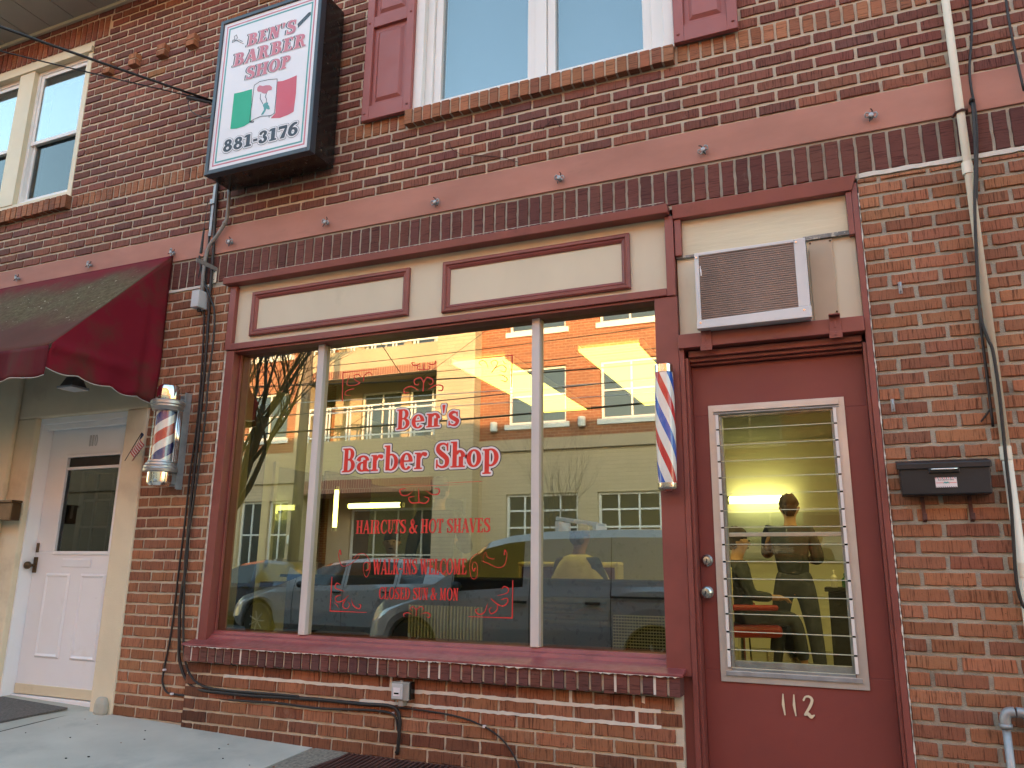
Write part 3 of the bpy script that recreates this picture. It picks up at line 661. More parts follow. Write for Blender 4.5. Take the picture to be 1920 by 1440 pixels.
mb = MB(); mb.box(-5.705, -5.672, Y1-.012, Y1, .93, 1.045); mb.tube([(-5.688, Y1, .985), (-5.688, Y1-.045, .985)], .010, 10); mb.ell((-5.69, Y1-.065, .985), .029, .024, .029, 16); mb.box(-5.70, -5.677, Y1-.010, Y1, 1.08, 1.15)
mb.build('door_handle', 'bronze', d110, bevel=.002)
# ================================================================= lettering (outlines drawn as distance fields, cut to clean shapes)
import numpy as np
def rect(a, b, c, d): return ('p', [(a, b), (c, b), (c, d), (a, d)])
def dia(x0, z0, x1, z1, w): return ('p', [(x0-w/2, z0), (x0+w/2, z0), (x1+w/2, z1), (x1-w/2, z1)])
def arc(cx, cz, rx, rz, w_, t_, a0, a1, n=18):
    o = [(cx+rx*math.cos(R(a0+(a1-a0)*i/n)), cz+rz*math.sin(R(a0+(a1-a0)*i/n))) for i in range(n+1)]
    q = [(cx+(rx-w_)*math.cos(R(a1+(a0-a1)*i/n)), cz+(rz-t_)*math.sin(R(a1+(a0-a1)*i/n))) for i in range(n+1)]
    return ('p', o+q)
def st(pts, ws, n=6):
    P = [(p.x, p.y) for p in cr_([(x, z, 0) for x, z in pts], n)]; m = len(P)-1
    W_ = [np.interp(i/m*(len(ws)-1), range(len(ws)), ws) for i in range(m+1)]
    return ('s', P, W_)
def glyph(ch, W=.2, T=.08, s=.09, h=.06):
    x = s; X = .66
    if ch == ' ': return [], .34
    if ch == "'": return [('p', [(.03, 1.03), (.03+W*.85, 1.03), (.03+W*.55, .62), (.03+W*.3, .62)])], .06+W
    if ch == '-': return [rect(.03, .3, .33, .3+T*1.5)], .36
    if ch == 'I': return [rect(x, 0, x+W, 1), rect(0, 0, x+W+s, h), rect(0, 1-h, x+W+s, 1)], W+2*s
    if ch == 'H': g = .24; return [rect(x, 0, x+W, 1), rect(x+W+g, 0, x+2*W+g, 1), rect(x, .48, x+W+g+.05, .48+T), rect(0, 0, x+W+s*.8, h), rect(0, 1-h, x+W+s*.8, 1), rect(x+W+g-s*.8, 0, x+2*W+g+s, h), rect(x+W+g-s*.8, 1-h, x+2*W+g+s, 1)], 2*W+g+2*s
    if ch in 'BRPD':
        L = [rect(x, 0, x+W, 1), rect(0, 0, x+W+(s if ch in 'PR' else 0), h), rect(0, 1-h, x+W, 1)]; c = x+W+.04
        if ch == 'D': return L+[arc(c, .5, .44, .5, W, T, -90, 90), rect(x, 0, c+.01, T), rect(x, 1-T, c+.01, 1)], c+.46
        L += [arc(c, .74, .27, .26, W*.95, T, -90, 90), rect(x, 1-T, c+.01, 1), rect(x, .48, c+.01, .48+T)]
        if ch == 'B': return L+[arc(c, .28, .33, .28, W, T, -90, 90), rect(x, 0, c+.01, T), rect(x, .48, c+.01, .56)], c+.36
        if ch == 'P': return L, c+.30
        return L+[('p', [(c+.0, .52), (c+.17, .52), (c+.30, .12), (c+.40, .10), (c+.40, 0), (c+.17, 0)])], c+.40
    if ch == 'E' or ch == 'L':
        w_ = .5; L = [rect(x, 0, x+W, 1), rect(0, 0, x+w_, T*.9), rect(0, 1-h, x+W+s, 1), ('p', [(x+w_, 0), (x+w_+.02, .28), (x+w_-.05, .28), (x+w_-.10, T)])]
        if ch == 'E': L += [rect(0, 1-T*.9, x+w_-.02, 1), ('p', [(x+w_-.02, 1), (x+w_-.02, .74), (x+w_-.08, .74), (x+w_-.13, 1-T)]), rect(x, .47, x+.34, .47+T), ('p', [(x+.36, .36), (x+.36, .66), (x+.30, .56), (x+.30, .46)])]
        return L, x+w_+.04
    if ch == 'N': g = .34; b = T*1.1; return [rect(x, 0, x+b, 1), rect(x+b+g, 0, x+2*b+g, 1), dia(x+b+g+b/2-.02, 0, x+b/2+.03, 1, W*1.1), rect(0, 0, x+b+s, h), rect(0, 1-h, x+b, 1), rect(x+b+g-s, 1-h, x+2*b+g+s, 1)], 2*b+g+2*s
    if ch == 'M': g = .26; b = T*1.1; return [rect(x, 0, x+b, 1), dia(x+b/2+g, .05, x+b/2+.02, 1, W*.9), dia(x+b/2+g, .05, x+b/2+2*g-.02, 1, T), rect(x+2*g-.02, 0, x+2*g+W-.02, 1), rect(0, 0, x+b+s*.8, h), rect(0, 1-h, x+b, 1), rect(x+2*g-s, 0, x+2*g+W+s-.02, h), rect(x+2*g, 1-h, x+2*g+W+s-.02, 1)], 2*g+W+2*s
    if ch == 'A': return [dia(.08, 0, .36, 1, T), dia(.64, 0, .36, 1, W*1.05), rect(.18, .28, .56, .28+T*.9), rect(-.02, 0, .2, h), rect(.46, 0, .78, h)], .76
    if ch == 'V': return [dia(.36, 0, .1, 1, W*1.05), dia(.37, 0, .62, 1, T), rect(-.02, 1-h, .26, 1), rect(.5, 1-h, .74, 1)], .72
    if ch == 'W': return [dia(.30, 0, .1, 1, W), dia(.31, 0, .50, 1, T), dia(.70, 0, .48, 1, W), dia(.71, 0, .92, 1, T), rect(-.02, 1-h, .24, 1), rect(.36, 1-h, .60, 1), rect(.82, 1-h, 1.02, 1)], 1.0
    if ch == 'K': return [rect(x, 0, x+W, 1), rect(0, 0, x+W+s*.8, h), rect(0, 1-h, x+W+s*.8, 1), dia(x+W-.02, .38, x+W+.34, 1, T*1.2), dia(x+W+.38, 0, x+W+.10, .6, W*1.05), rect(x+W+.18, 1-h, x+W+.46, 1), rect(x+W+.22, 0, x+W+.52, h)], x+W+.5
    if ch == 'T': c = .33; return [rect(c-W/2, 0, c+W/2, 1), rect(.02, 1-T, .64, 1), rect(c-W/2-s, 0, c+W/2+s, h), ('p', [(.0, .72), (.07, .72), (.13, 1), (.0, 1)]), ('p', [(.66, .72), (.59, .72), (.53, 1), (.66, 1)])], .66
    if ch == 'U': g = .22; return [rect(x, .3, x+W, 1), rect(x+W+g, .3, x+W+g+T, 1), arc(x+(W+g+T)/2, .31, (W+g+T)/2, .33, (W+T)/2, T*1.2, 180, 360), rect(0, 1-h, x+W+s*.7, 1), rect(x+W+g-s*.8, 1-h, x+W+g+T+s, 1)], W+g+T+2*s
    if ch == 'O' or ch == '0': r = .40 if ch == 'O' else .32; return [arc(r+.01, .5, r, .52, W, T, 0, 359.9, 36)], 2*r+.02
    if ch == 'C': return [arc(.41, .5, .40, .52, W, T, 48, 318, 30), rect(.62, .66, .68, .99), ('s', [(.62, .17), (.70, .26)], [T*.5, T*.4])], .72
    if ch == 'S': return [st([(.56, .70), (.53, .88), (.36, .965), (.16, .90), (.12, .73), (.25, .59), (.42, .47), (.55, .33), (.52, .12), (.32, .035), (.12, .13), (.09, .28)], [T*.42, T*.5, T*.55, W*.4, W*.5, W*.52, W*.5, W*.48, T*.6, T*.5, T*.42]), rect(.53, .66, .60, 1.0), rect(.045, 0, .115, .34)], .66
    if ch == '&': return [st([(.74, .52), (.60, .22), (.36, .02), (.12, .10), (.08, .30), (.28, .52), (.46, .72), (.40, .95), (.24, .97), (.18, .80), (.30, .55), (.52, .22), (.78, .02)], [T*.45, T*.5, T*.7, W*.45, W*.45, T*.5, T*.6, T*.5, T*.6, W*.45, W*.5, W*.45, T*.5]), rect(.62, .5, .84, .56)], .84
    # lower case
    if ch == 'n' or ch == 'h': L = [rect(x, 0, x+W, X if ch == 'n' else 1.02), rect(0, X-h if ch == 'n' else 1.02-h, x+.02, X if ch == 'n' else 1.02), rect(0, 0, x+W+s*.8, h)]; c = x+W+.02; return L+[arc(c+.10, .40, .10+W*.85, .28, W, T*1.4, 0, 150), rect(c+.10+W*.85-W, 0, c+.10+W*.85, .42), rect(c+.10-W*.15-s*.8, 0, c+.10+W*.85+s, h)], c+.10+W*.85+s
    if ch == 'e': return [arc(.32, .33, .31, .35, W, T, 0, 320, 30), rect(.13, .31, .62, .31+T*.9), ('p', [(.63, .31), (.63, .40), (.45, .40), (.45, .31)])], .66
    if ch == 'o': return [arc(.34, .33, .33, .35, W, T, 0, 359.9, 36)], .68
    if ch == 's': return [st([(.44, .46), (.40, .60), (.25, .64), (.12, .55), (.16, .43), (.33, .31), (.46, .20), (.38, .04), (.22, .02), (.08, .10)], [T*.4, T*.5, W*.38, W*.45, W*.5, W*.48, W*.4, T*.5, T*.42]), rect(.41, .42, .47, .66), rect(.04, 0, .10, .24)], .54
    if ch == 'a': return [rect(.33, .08, .33+W, .48), arc(.31, .44, .22+W*.55, .23, W*.9, T*1.1, 0, 175), ('s', [(.13, .50), (.14, .49)], [W*.4, W*.4]), arc(.29, .20, .27, .21, W*.95, T, 60, 330), ('s', [(.33+W*.5, .10), (.62, .03)], [W*.5, T*.5])], .68
    if ch == 'r': return [rect(x, 0, x+W, X), rect(0, X-h, x+.02, X), rect(0, 0, x+W+s, h), st([(x+W-.02, .45), (x+W+.08, .60), (x+W+.22, .58)], [T*.5, W*.3, W*.45])], x+W+.30
    if ch == 'b': return [rect(x, 0, x+W, 1.02), rect(0, 1.02-h, x+.02, 1.02), arc(x+W+.06, .33, .36, .35, W, T, -140, 140)], x+W+.44
    if ch == 'p': return [rect(x, -.30, x+W, X), rect(0, X-h, x+.02, X), rect(0, -.30, x+W+s, -.30+h), arc(x+W+.06, .33, .36, .35, W, T, -140, 140)], x+W+.44
    # figures
    if ch == '1': return [rect(.16, 0, .16+W, 1), ('p', [(.0, .80), (.18, .86), (.18, 1), (.14, 1), (.0, .92)]), rect(.05, 0, .27+W, h)], .30+W
    if ch == '8': return [arc(.34, .74, .27, .26, W*.75, T*1.2, 0, 359.9, 30), arc(.34, .27, .33, .29, W*.8, T*1.2, 0, 359.9, 30)], .70
    if ch == '3': return [arc(.28, .76, .27, .25, W*.8, T*1.2, -90, 150), arc(.28, .27, .32, .29, W*.8, T*1.2, -150, 90), ('s', [(.10, .17), (.11, .18)], [W*.45, W*.45]), ('s', [(.10, .82), (.11, .82)], [W*.4, W*.4])], .64
    if ch == '7': return [rect(.02, 1-T*1.8, .62, 1), ('p', [(.16, 0), (.16+W*1.2, 0), (.62, 1-T*1.5), (.50, 1-T*1.5)]), rect(.02, .74, .08, 1)], .62
    if ch == '6': return [arc(.35, .32, .33, .34, W*.8, T*1.2, 0, 359.9, 30), st([(.12, .34), (.18, .72), (.38, .94), (.56, .98)], [W*.5, W*.45, W*.35, T*.5])], .70
    if ch == '2': return [st([(.08, .74), (.18, .92), (.38, .95), (.54, .78), (.46, .55), (.25, .28), (.08, .07)], [W*.5, W*.3, T*.8, W*.5, W*.45, W*.35, T*.6]), rect(.05, 0, .6, T*1.6)], .66
    return [], .3
def sdf(prims, gx, gy):
    d = np.full(gx.shape, 9.0)
    for pr in prims:
        if pr[0] == 'p':
            P = np.array(pr[1], float); n = len(P); dd = np.full(gx.shape, 1e9); ins = np.zeros(gx.shape, bool)
            for i in range(n):
                ax, ay = P[i]; bx, by = P[(i+1) % n]; ex, ey = bx-ax, by-ay; L = ex*ex+ey*ey
                if L < 1e-12: continue
                t = np.clip(((gx-ax)*ex+(gy-ay)*ey)/L, 0, 1); dd = np.minimum(dd, (gx-ax-t*ex)**2+(gy-ay-t*ey)**2)
                if by != ay: c = ((ay > gy) != (by > gy)) & (gx < (bx-ax)*(gy-ay)/(by-ay)+ax); ins ^= c
            dd = np.sqrt(dd); d = np.minimum(d, np.where(ins, -dd, dd))
        else:
            P, W_ = pr[1], pr[2]
            for i in range(len(P)-1):
                ax, ay = P[i]; bx, by = P[i+1]; ex, ey = bx-ax, by-ay; L = ex*ex+ey*ey+1e-12
                t = np.clip(((gx-ax)*ex+(gy-ay)*ey)/L, 0, 1)
                d = np.minimum(d, np.sqrt((gx-ax-t*ex)**2+(gy-ay-t*ey)**2)-(W_[i]*(1-t)+W_[i+1]*t))
    return d
def fill(mb, prims, level, step, place, mi):
    xs = []; ys = []
    for pr in prims:
        ex = max(pr[2]) if pr[0] == 's' else 0
        for p in pr[1]: xs += [p[0]-ex, p[0]+ex]; ys += [p[1]-ex, p[1]+ex]
    if not xs: return
    x0, x1, y0, y1 = min(xs)-level-2*step, max(xs)+level+2*step, min(ys)-level-2*step, max(ys)+level+2*step
    nx = int((x1-x0)/step)+2; ny = int((y1-y0)/step)+2
    gx, gy = np.meshgrid(x0+np.arange(nx)*step, y0+np.arange(ny)*step); F = sdf(prims, gx, gy)-level
    for j in range(ny-1):
        run = None
        for i in range(nx):
            full = i < nx-1 and F[j, i] < 0 and F[j, i+1] < 0 and F[j+1, i] < 0 and F[j+1, i+1] < 0
            if full and run is None: run = i
            if not full and run is not None:
                a, b_, c, d = x0+run*step, x0+i*step, y0+j*step, y0+(j+1)*step; mb.poly([place(a, c), place(b_, c), place(b_, d), place(a, d)], mi); run = None
            if full or i >= nx-1: continue
            q = [(i, j), (i+1, j), (i+1, j+1), (i, j+1)]; f = [F[b_, a] for a, b_ in q]
            if min(f) >= 0: continue
            pts = []
            for k in range(4):
                (a, b_), (c, d) = q[k], q[(k+1) % 4]; f0, f1 = f[k], f[(k+1) % 4]
                if f0 < 0: pts.append((x0+a*step, y0+b_*step))
                if (f0 < 0) != (f1 < 0): t = f0/(f0-f1); pts.append((x0+(a+(c-a)*t)*step, y0+(b_+(d-b_)*t)*step))
            if len(pts) >= 3: mb.poly([place(*p) for p in pts], mi)
def shift(prims, dx, dz, k=1, kx=1, shear=0):
    out = []
    for pr in prims:
        P = [(dx+(p[0]*kx+p[1]*shear)*k, dz+p[1]*k) for p in pr[1]]
        out.append((pr[0], P) if pr[0] == 'p' else ('s', P, [q*k*(.5+.5*kx) for q in pr[2]]))
    return out
def layout(s, W=.2, T=.08, gap=.04, kx=1, shear=0, **k):
    x = 0; pr = []
    for ch in s:
        g, adv = glyph(ch, W, T, **k); pr += shift(g, x*kx, 0, 1, kx, shear); x += adv+(gap if ch != ' ' else 0)
    return pr, (x-gap)*kx
def text(name, s, pl, pr_, ptop, y, parent, mats, levels, W=.2, T=.08, gap=.04, dy=.0006, shear=0, offs=None, step=.026, **k):
    """line of lettering whose baseline runs between two measured points; ptop measures the capital height"""
    a, b_, c = at(*pl, y), at(*pr_, y), at(*ptop, y); H = c.z-a.z; L = b_.x-a.x
    _, w0 = layout(s, W, T, gap, 1, shear, **k); kx = L/H/w0; prims, _ = layout(s, W, T, gap, kx, shear, **k)
    sl = (b_.z-a.z)/L; mb = MB()
    for i, (lv_, mt) in enumerate(zip(levels, mats)):
        ox, oz = offs[i] if offs else (0, 0)
        place = lambda u, v, yy=y-dy*(i+1), ox=ox, oz=oz: (a.x+(u+ox)*H, yy, a.z+(v+oz)*H+(u*H)*sl)
        # letter by letter keeps the grids small
        xcur = 0
        for ch in s:
            g, adv = glyph(ch, W, T, **k); fill(mb, shift(g, xcur*kx, 0, 1, kx, shear), lv_, step, place, i); xcur += adv+(gap if ch != ' ' else 0)
            if levels[i] > 0: y -= .000004
    return mb.build(name, list(mats), parent)
GL = GY-.001
text('lettering', "Ben's", (743, 806), (861, 797), (747, 768), GL, wf, ['vnavy', 'vwhite', 'vred'], [.10, .072, .0], .19, .075, gap=.06)
text('lettering', "Barber Shop", (641, 886), (936, 873), (646, 841), GL, wf, ['vnavy', 'vwhite', 'vred'], [.10, .072, .0], .2, .075, gap=.05)
text('lettering', "HAIRCUTS & HOT SHAVES", (667, 1001), (919, 998), (667, 976), GL, wf, ['vred_old'], [.004], .185, .072, step=.03)
text('lettering', "WALK-INS WELCOME", (699, 1077), (875, 1077), (699, 1049), GL, wf, ['vred_old'], [.004], .185, .072, step=.03)
text('lettering', "CLOSED SUN & MON", (710, 1123), (859, 1126), (710, 1101), GL, wf, ['vred_old'], [.004], .185, .072, step=.03)
def scroll(parent, strokes, name='scrollwork', y=GL, m='vred_old', step=.0035):
    mb = MB(); pr = []
    for pts, ws in strokes:
        P = [at(*p, y) for p in pts]; q = [(p.x, p.z) for p in P]; k = P[0].length*0+.0031
        pr.append(('s', q, [w_*k for w_ in ws]) if len(q) == 2 else st(q, [w_*k for w_ in ws], 5))
    fill(mb, pr, 0, step, lambda u, v: (u, y-.0006, v), 0); return mb.build(name, m, parent)
def rs(ox, oy, k, L): return [([(ox+px*k, oy+py*k) for px, py in pts], ws) for pts, ws in L]
z1 = lambda L: rs(620, 660, 350/1920, L); z2 = lambda L: rs(600, 880, 380/1824, L)
scroll(wf, z1([([(120, 505), (127, 212)], [1.1, 1.1]), ([(127, 212), (480, 175)], [.9, .35]),
  ([(200, 238), (168, 330), (230, 345), (300, 318), (255, 290), (240, 240), (290, 232), (308, 262)], [.6, .7, .8, 1, 1, .7, .7, .5]), ([(335, 300), (350, 235), (400, 210), (428, 238)], [1.1, .8, .7, .5]), ([(240, 378), (165, 400), (150, 440), (205, 445)], [.8, 1, .8, .5])]))
scroll(wf, z1([([(845, 135), (835, 110), (868, 105)], [.6, .9, .5]), ([(845, 135), (885, 138), (925, 112)], [.9, .9, .4]), ([(1075, 90), (1080, 115), (1040, 130), (990, 112)], [.7, .9, .9, .4]), ([(958, 105), (958, 185)], [.5, 1.1]), ([(955, 185), (900, 178), (895, 150), (925, 150)], [.9, .9, .7, .4]), ([(960, 185), (1010, 175), (1018, 148), (985, 145)], [.9, .9, .7, .4])]))
scroll(wf, z1([([(950, 400), (958, 300)], [1.4, 1.0]), ([(955, 310), (925, 265), (865, 285), (865, 330), (900, 338), (905, 315)], [1.2, 1.2, 1.1, 1, .8, .4]), ([(960, 310), (990, 262), (1045, 280), (1050, 320), (1020, 335), (1010, 310)], [1.2, 1.2, 1.1, 1, .8, .4]), ([(905, 395), (830, 355), (760, 380), (760, 420), (805, 415)], [.5, 1.2, 1.2, 1.2, .6]), ([(1000, 388), (1080, 342), (1150, 350), (1145, 395), (1100, 392)], [.5, 1.2, 1.2, 1.2, .6])]))
scroll(wf, z1([([(1455, 72), (1868, 35)], [.35, 1.0]), ([(1868, 35), (1858, 360)], [1.1, .9]), ([(1550, 138), (1525, 110), (1560, 88), (1600, 110), (1622, 175)], [.5, .8, .8, .8, .4]), ([(1655, 210), (1690, 165), (1720, 110), (1690, 85), (1650, 105), (1665, 140)], [1.0, 1.0, .7, .7, .7, .4]), ([(1690, 165), (1760, 135), (1805, 165), (1790, 205), (1740, 190)], [.8, .7, .9, .9, .4]), ([(1765, 80), (1790, 115), (1818, 112)], [.4, .8, .4]), ([(1705, 235), (1770, 240), (1815, 275), (1800, 305), (1755, 290)], [.4, .8, 1, .9, .5])]))
scroll(wf, z2([([(410, 155), (1460, 108)], [.3, .5]), ([(420, 170), (1460, 128)], [.3, .4])]))
scroll(wf, z2([([(888, 175), (890, 300)], [.6, 1.4]), ([(885, 300), (820, 300), (800, 255), (850, 245)], [1.2, 1.2, 1.1, .6]), ([(893, 298), (950, 305), (980, 265), (940, 245)], [1.2, 1.2, 1.1, .6]), ([(770, 172), (720, 185), (735, 230), (790, 232), (835, 195)], [.7, 1.3, 1.3, 1.1, .4]), ([(1030, 172), (1070, 180), (1065, 220), (1010, 225), (950, 190)], [.7, 1.3, 1.3, 1.1, .4])]))
for fl in (1, -1):
    X_ = (lambda px: px) if fl == 1 else (lambda px: 1850-px+20)
    if fl == 1:
        scroll(wf, z2([([(260, 795), (300, 800), (340, 765), (400, 760), (445, 820), (450, 900), (420, 970), (395, 930), (395, 850), (435, 840), (440, 895), (415, 910)], [.3, .5, .6, .6, .6, .6, .6, .5, .7, .9, 1.2, 1.2]), ([(188, 765), (180, 725), (168, 780), (195, 865), (260, 860), (345, 790), (350, 750)], [1.4, .9, .6, .6, .6, .5, .3])]))
    else:
        scroll(wf, z2([([(1460, 775), (1400, 765), (1352, 830), (1355, 950), (1385, 988), (1415, 950), (1415, 860), (1385, 835), (1370, 880), (1385, 915), (1398, 890)], [.3, .6, .6, .6, .6, .6, .6, .5, .7, 1.2, 1.3]), ([(1488, 880), (1470, 800), (1490, 745), (1510, 790), (1560, 808), (1575, 790)], [.3, .6, .4, .6, .6, .3]), ([(1420, 815), (1500, 840), (1600, 885), (1660, 860), (1682, 770), (1665, 725), (1660, 765)], [.3, .6, .7, .7, .6, .9, 1.4])]))
scroll(wf, z2([([(108, 970), (90, 1275)], [.9, 1.1]), ([(90, 1275), (420, 1288)], [1.1, .5]), ([(185, 1040), (150, 1025), (138, 1065), (180, 1085), (222, 1100)], [.5, 1, 1, .8, .4]), ([(190, 1130), (140, 1150), (150, 1190), (200, 1185), (265, 1130)], [.6, .9, 1.0, 1.0, .4]), ([(225, 1175), (205, 1230), (240, 1255), (270, 1220), (250, 1190)], [1.1, 1, .9, .8, .4]), ([(280, 1160), (300, 1225), (350, 1255), (368, 1225), (345, 1212)], [.4, 1, 1.1, 1, .5]), ([(125, 1200), (150, 1215), (170, 1250)], [.4, .8, .3])]))
scroll(wf, z2([([(1735, 1000), (1730, 1335)], [.9, 1.1]), ([(1730, 1338), (1335, 1325)], [1.1, .5]), ([(1635, 1075), (1660, 1055), (1695, 1075), (1680, 1115), (1590, 1138)], [.6, 1.1, 1.1, .9, .4]), ([(1625, 1175), (1680, 1160), (1690, 1195), (1650, 1230), (1600, 1215), (1540, 1165)], [.5, 1, 1.1, 1.1, 1.0, .9]), ([(1600, 1215), (1590, 1270), (1540, 1300), (1525, 1260), (1550, 1240)], [1, 1, 1.1, .9, .4]), ([(1430, 1250), (1400, 1270), (1430, 1305), (1480, 1285), (1510, 1205)], [.5, 1, 1.1, 1.1, .4])]))
scroll(wf, z2([([(865, 1318), (868, 1255)], [.9, .7]), ([(866, 1262), (835, 1235), (812, 1255), (830, 1275)], [.8, .8, .7, .4]), ([(870, 1262), (905, 1235), (932, 1250), (918, 1272)], [.8, .8, .7, .4]), ([(845, 1312), (790, 1290), (752, 1305), (765, 1330)], [.3, .8, .9, .5]), ([(900, 1308), (950, 1290), (990, 1305), (980, 1335), (958, 1325)], [.3, .8, .9, .8, .5])]))
# door numbers, raised figures
def raised(name, prims, y, th, place, mats, parent, step):
    mb = MB(); fill(mb, prims, 0, step, lambda u, v: (*place(u, v),), 0)
    o = mb.build(name, mats, parent); s_ = o.modifiers.new('solid', 'SOLIDIFY'); s_.thickness = th; s_.offset = 1; return o
pr = []
for dx, f in ((0, [('s', [(.02, .98), (.0, .5), (.06, .02)], [.03, .07, .03])]), (.55, [('s', [(.02, .98), (.0, .5), (.06, .02)], [.03, .07, .03])]), (1.05, [st([(.0, .78), (.1, .93), (.3, .95), (.42, .8), (.3, .5), (.02, .1)], [.05, .04, .05, .07, .07, .05]), st([(.02, .10), (.18, .14), (.32, .02), (.48, .1)], [.05, .08, .08, .03])])):
    raised('house_number', shift(f, dx, 0), DY, .004, lambda u, v: (-.345+u*.088, DY-.0052, .345+v*.094), 'cream_frame', door, .02)
pr = []
for pr in ([rect(0, 0, .06, 1), rect(.12, .0, .18, 1), rect(0, .94, .18, 1), rect(0, 0, .18, .05)], [rect(.34, 0, .40, 1), rect(.46, .0, .52, 1), rect(.34, .94, .52, 1), rect(.34, 0, .52, .05)], shift([arc(.15, .5, .16, .5, .05, .05, 0, 359.9, 24)], .68, 0)): raised('house_number', pr, Y1, .002, lambda u, v: (-5.29+u*.085, Y1-.003, 1.875+v*.085), 'greyplastic', d110, .02)
# ================================================================= hanging sign
SX0, SX1, SZ0, SZ1, SY = -3.975, -3.062, 3.672, 4.93, -.285
sign = thing('hanging_sign', 'black box sign with white barber shop face, flag map and phone number', 'sign', ((SX0+SX1)/2, 0, SZ0))
mb = MB(); mb.box(SX0+.004, SX1-.004, SY+.045, -.03, SZ0+.004, SZ1-.004); mb.box(SX0+.10, SX0+.16, -.03, .0, SZ0+.08, SZ1-.08); mb.box(SX1-.16, SX1-.10, -.03, .0, SZ0+.08, SZ1-.08)
bx = mb.build('cabinet', 'blackbox', sign, bevel=.004)
mb = MB(); frame(mb, SX0, SX1, SZ0, SZ1, SY-.012, SY+.045, .030, 0, .034); mb.build('face_frame', 'navyframe', sign, bevel=.004)
FY = SY-.001
mb = MB(); mb.box(SX0+.031, SX1-.031, FY, FY+.01, SZ0+.035, SZ1-.031, 0)
for ins, w_, mi in ((.026, .011, 1), (.048, .012, 2)):
    a, b_, c, d = SX0+.031+ins, SX1-.031-ins, SZ0+.035+ins, SZ1-.031-ins
    frame(mb, a, b_, c, d, FY-.0008, FY-.0001, w_, mi)
face = mb.build('sign_face', ['signwhite', 'signpink', 'signteal'], sign)
for s, a, b_, c in (("BEN'S", (463, 88), (554, 60), (466, 65)), ("BARBER", (437, 126), (573, 86), (440, 102)), ("SHOP", (460, 150), (543, 126), (463, 127))):
    text('lettering', s, a, b_, c, FY-.0012, face, ['signnavy', 'signwhite', 'signpink'], [.03, .022, .0], .23, .12, gap=.07, h=.10, shear=.08, offs=[(-.13, .02), (-.03, .0), (0, 0)])
text('lettering', "881-3176", (418, 286), (558, 252), (420, 264), FY-.0012, face, ['signnavy', 'signwhite', 'signnavy'], [.15, .12, .02], .26, .12, gap=.10, h=.11)
def pz(L, k=340/1360, ox=380, oy=0): return [(lambda p: (p.x, p.z))(at(ox+a*k, oy+b_*k, FY)) for a, b_ in L]
mb = MB()
P_ = lambda L: cr_([(a, b_, 0) for a, b_ in L], 4)
def shape(L, mi, lift): fill(mb, [('p', pz(L))], 0, .004, lambda u, v: (u, FY-lift, v), mi)
shape([(237, 702), (275, 695), (330, 680), (372, 668), (362, 915), (310, 948), (255, 965), (208, 968)], 0, .0012)
shape([(562, 612), (600, 608), (650, 590), (707, 565), (700, 700), (683, 838), (640, 862), (580, 885), (510, 888), (545, 850)], 1, .0012)
shape([(412, 655), (428, 640), (452, 646), (475, 640), (505, 640), (521, 655), (518, 675), (492, 680), (478, 703), (450, 700), (440, 690), (415, 688), (408, 675)], 2, .0012)
shape([(455, 780), (478, 768), (492, 770), (490, 785), (500, 795), (505, 820), (492, 822), (478, 815), (470, 835), (455, 858), (436, 864), (445, 848), (460, 825), (458, 805), (452, 795)], 3, .0012)
mb.build('flag_map', ['signgreen', 'signred', 'signpink', 'signteal'], face)
mb = MB()
def line(L, w_=.0022): fill(mb, [('s', pz(L), [w_]*len(L))], 0, .0032, lambda u, v: (u, FY-.0016, v), 0)
line([(388, 640), (430, 612), (500, 597), (560, 593), (552, 720), (538, 850), (510, 868), (440, 872), (385, 895), (350, 916), (370, 780), (388, 640)])
line([(436, 705), (432, 740), (445, 765), (452, 780)]); line([(480, 700), (470, 725), (480, 745), (478, 770)]); line([(350, 916), (385, 908), (380, 920), (355, 918)]); line([(500, 885), (498, 870), (515, 868)])
line([(240, 300), (262, 308), (308, 330)]); line([(240, 310), (275, 300), (300, 312)]); line([(240, 300), (238, 275), (255, 262), (262, 285), (250, 300)]); line([(240, 312), (222, 320), (228, 300), (240, 304)])
mb.build('line_art', 'signnavy', face)
mb = MB(); fill(mb, [('p', pz([(712, 180), (795, 95), (812, 88), (812, 112), (715, 212)]))], 0, .004, lambda u, v: (u, FY-.0012, v), 0)
for i in range(9): a = 716+i*10.5; fill(mb, [('s', pz([(a, 205-i*10), (a-3, 185-i*10.2)]), [.0009]*2)], 0, .003, lambda u, v: (u, FY-.0016, v), 1)
mb.build('comb_picture', ['signnavy', 'signwhite'], face)
for x, z in ((SX1+.0, SZ0+.06), (SX1+.0, 4.4)): MB().lathe([(.006, -.003), (.006, .004)], (x, SY+.10, z), 8, 0, 'x').build('screw', 'steel', sign)
# ================================================================= things fixed to the front
# air conditioner
ac = thing('air_conditioner', 'white window air conditioner with brown dented fins above the maroon door', 'air conditioner', (-.36, 0, 2.225))
AY = -.085; X0, X1, Z0, Z1 = -.632, -.078, 2.222, 2.645
mb = MB(); mb.box(X0+.004, X1-.004, AY+.02, .16, Z0+.003, Z1-.003); mb.build('casing', 'acwhite', ac, bevel=.006)
mb = MB(); mb.box(X0, X0+.022, AY-.006, AY+.03, Z0+.045, Z1); mb.box(X1-.055, X1, AY-.006, AY+.03, Z0+.06, Z1); mb.box(X0+.0221, X1-.0551, AY-.005, AY+.03, Z1-.018, Z1)
mb.hexa([(X0-.002, AY-.012, Z0), (X1+.004, AY-.012, Z0), (X1+.004, AY+.03, Z0), (X0-.002, AY+.03, Z0), (X0-.002, AY-.010, Z0+.046), (X1+.004, AY-.010, Z0+.060), (X1+.004, AY+.03, Z0+.060), (X0-.002, AY+.03, Z0+.046)])
mb.build('front_frame', 'acwhite', ac, bevel=.003)
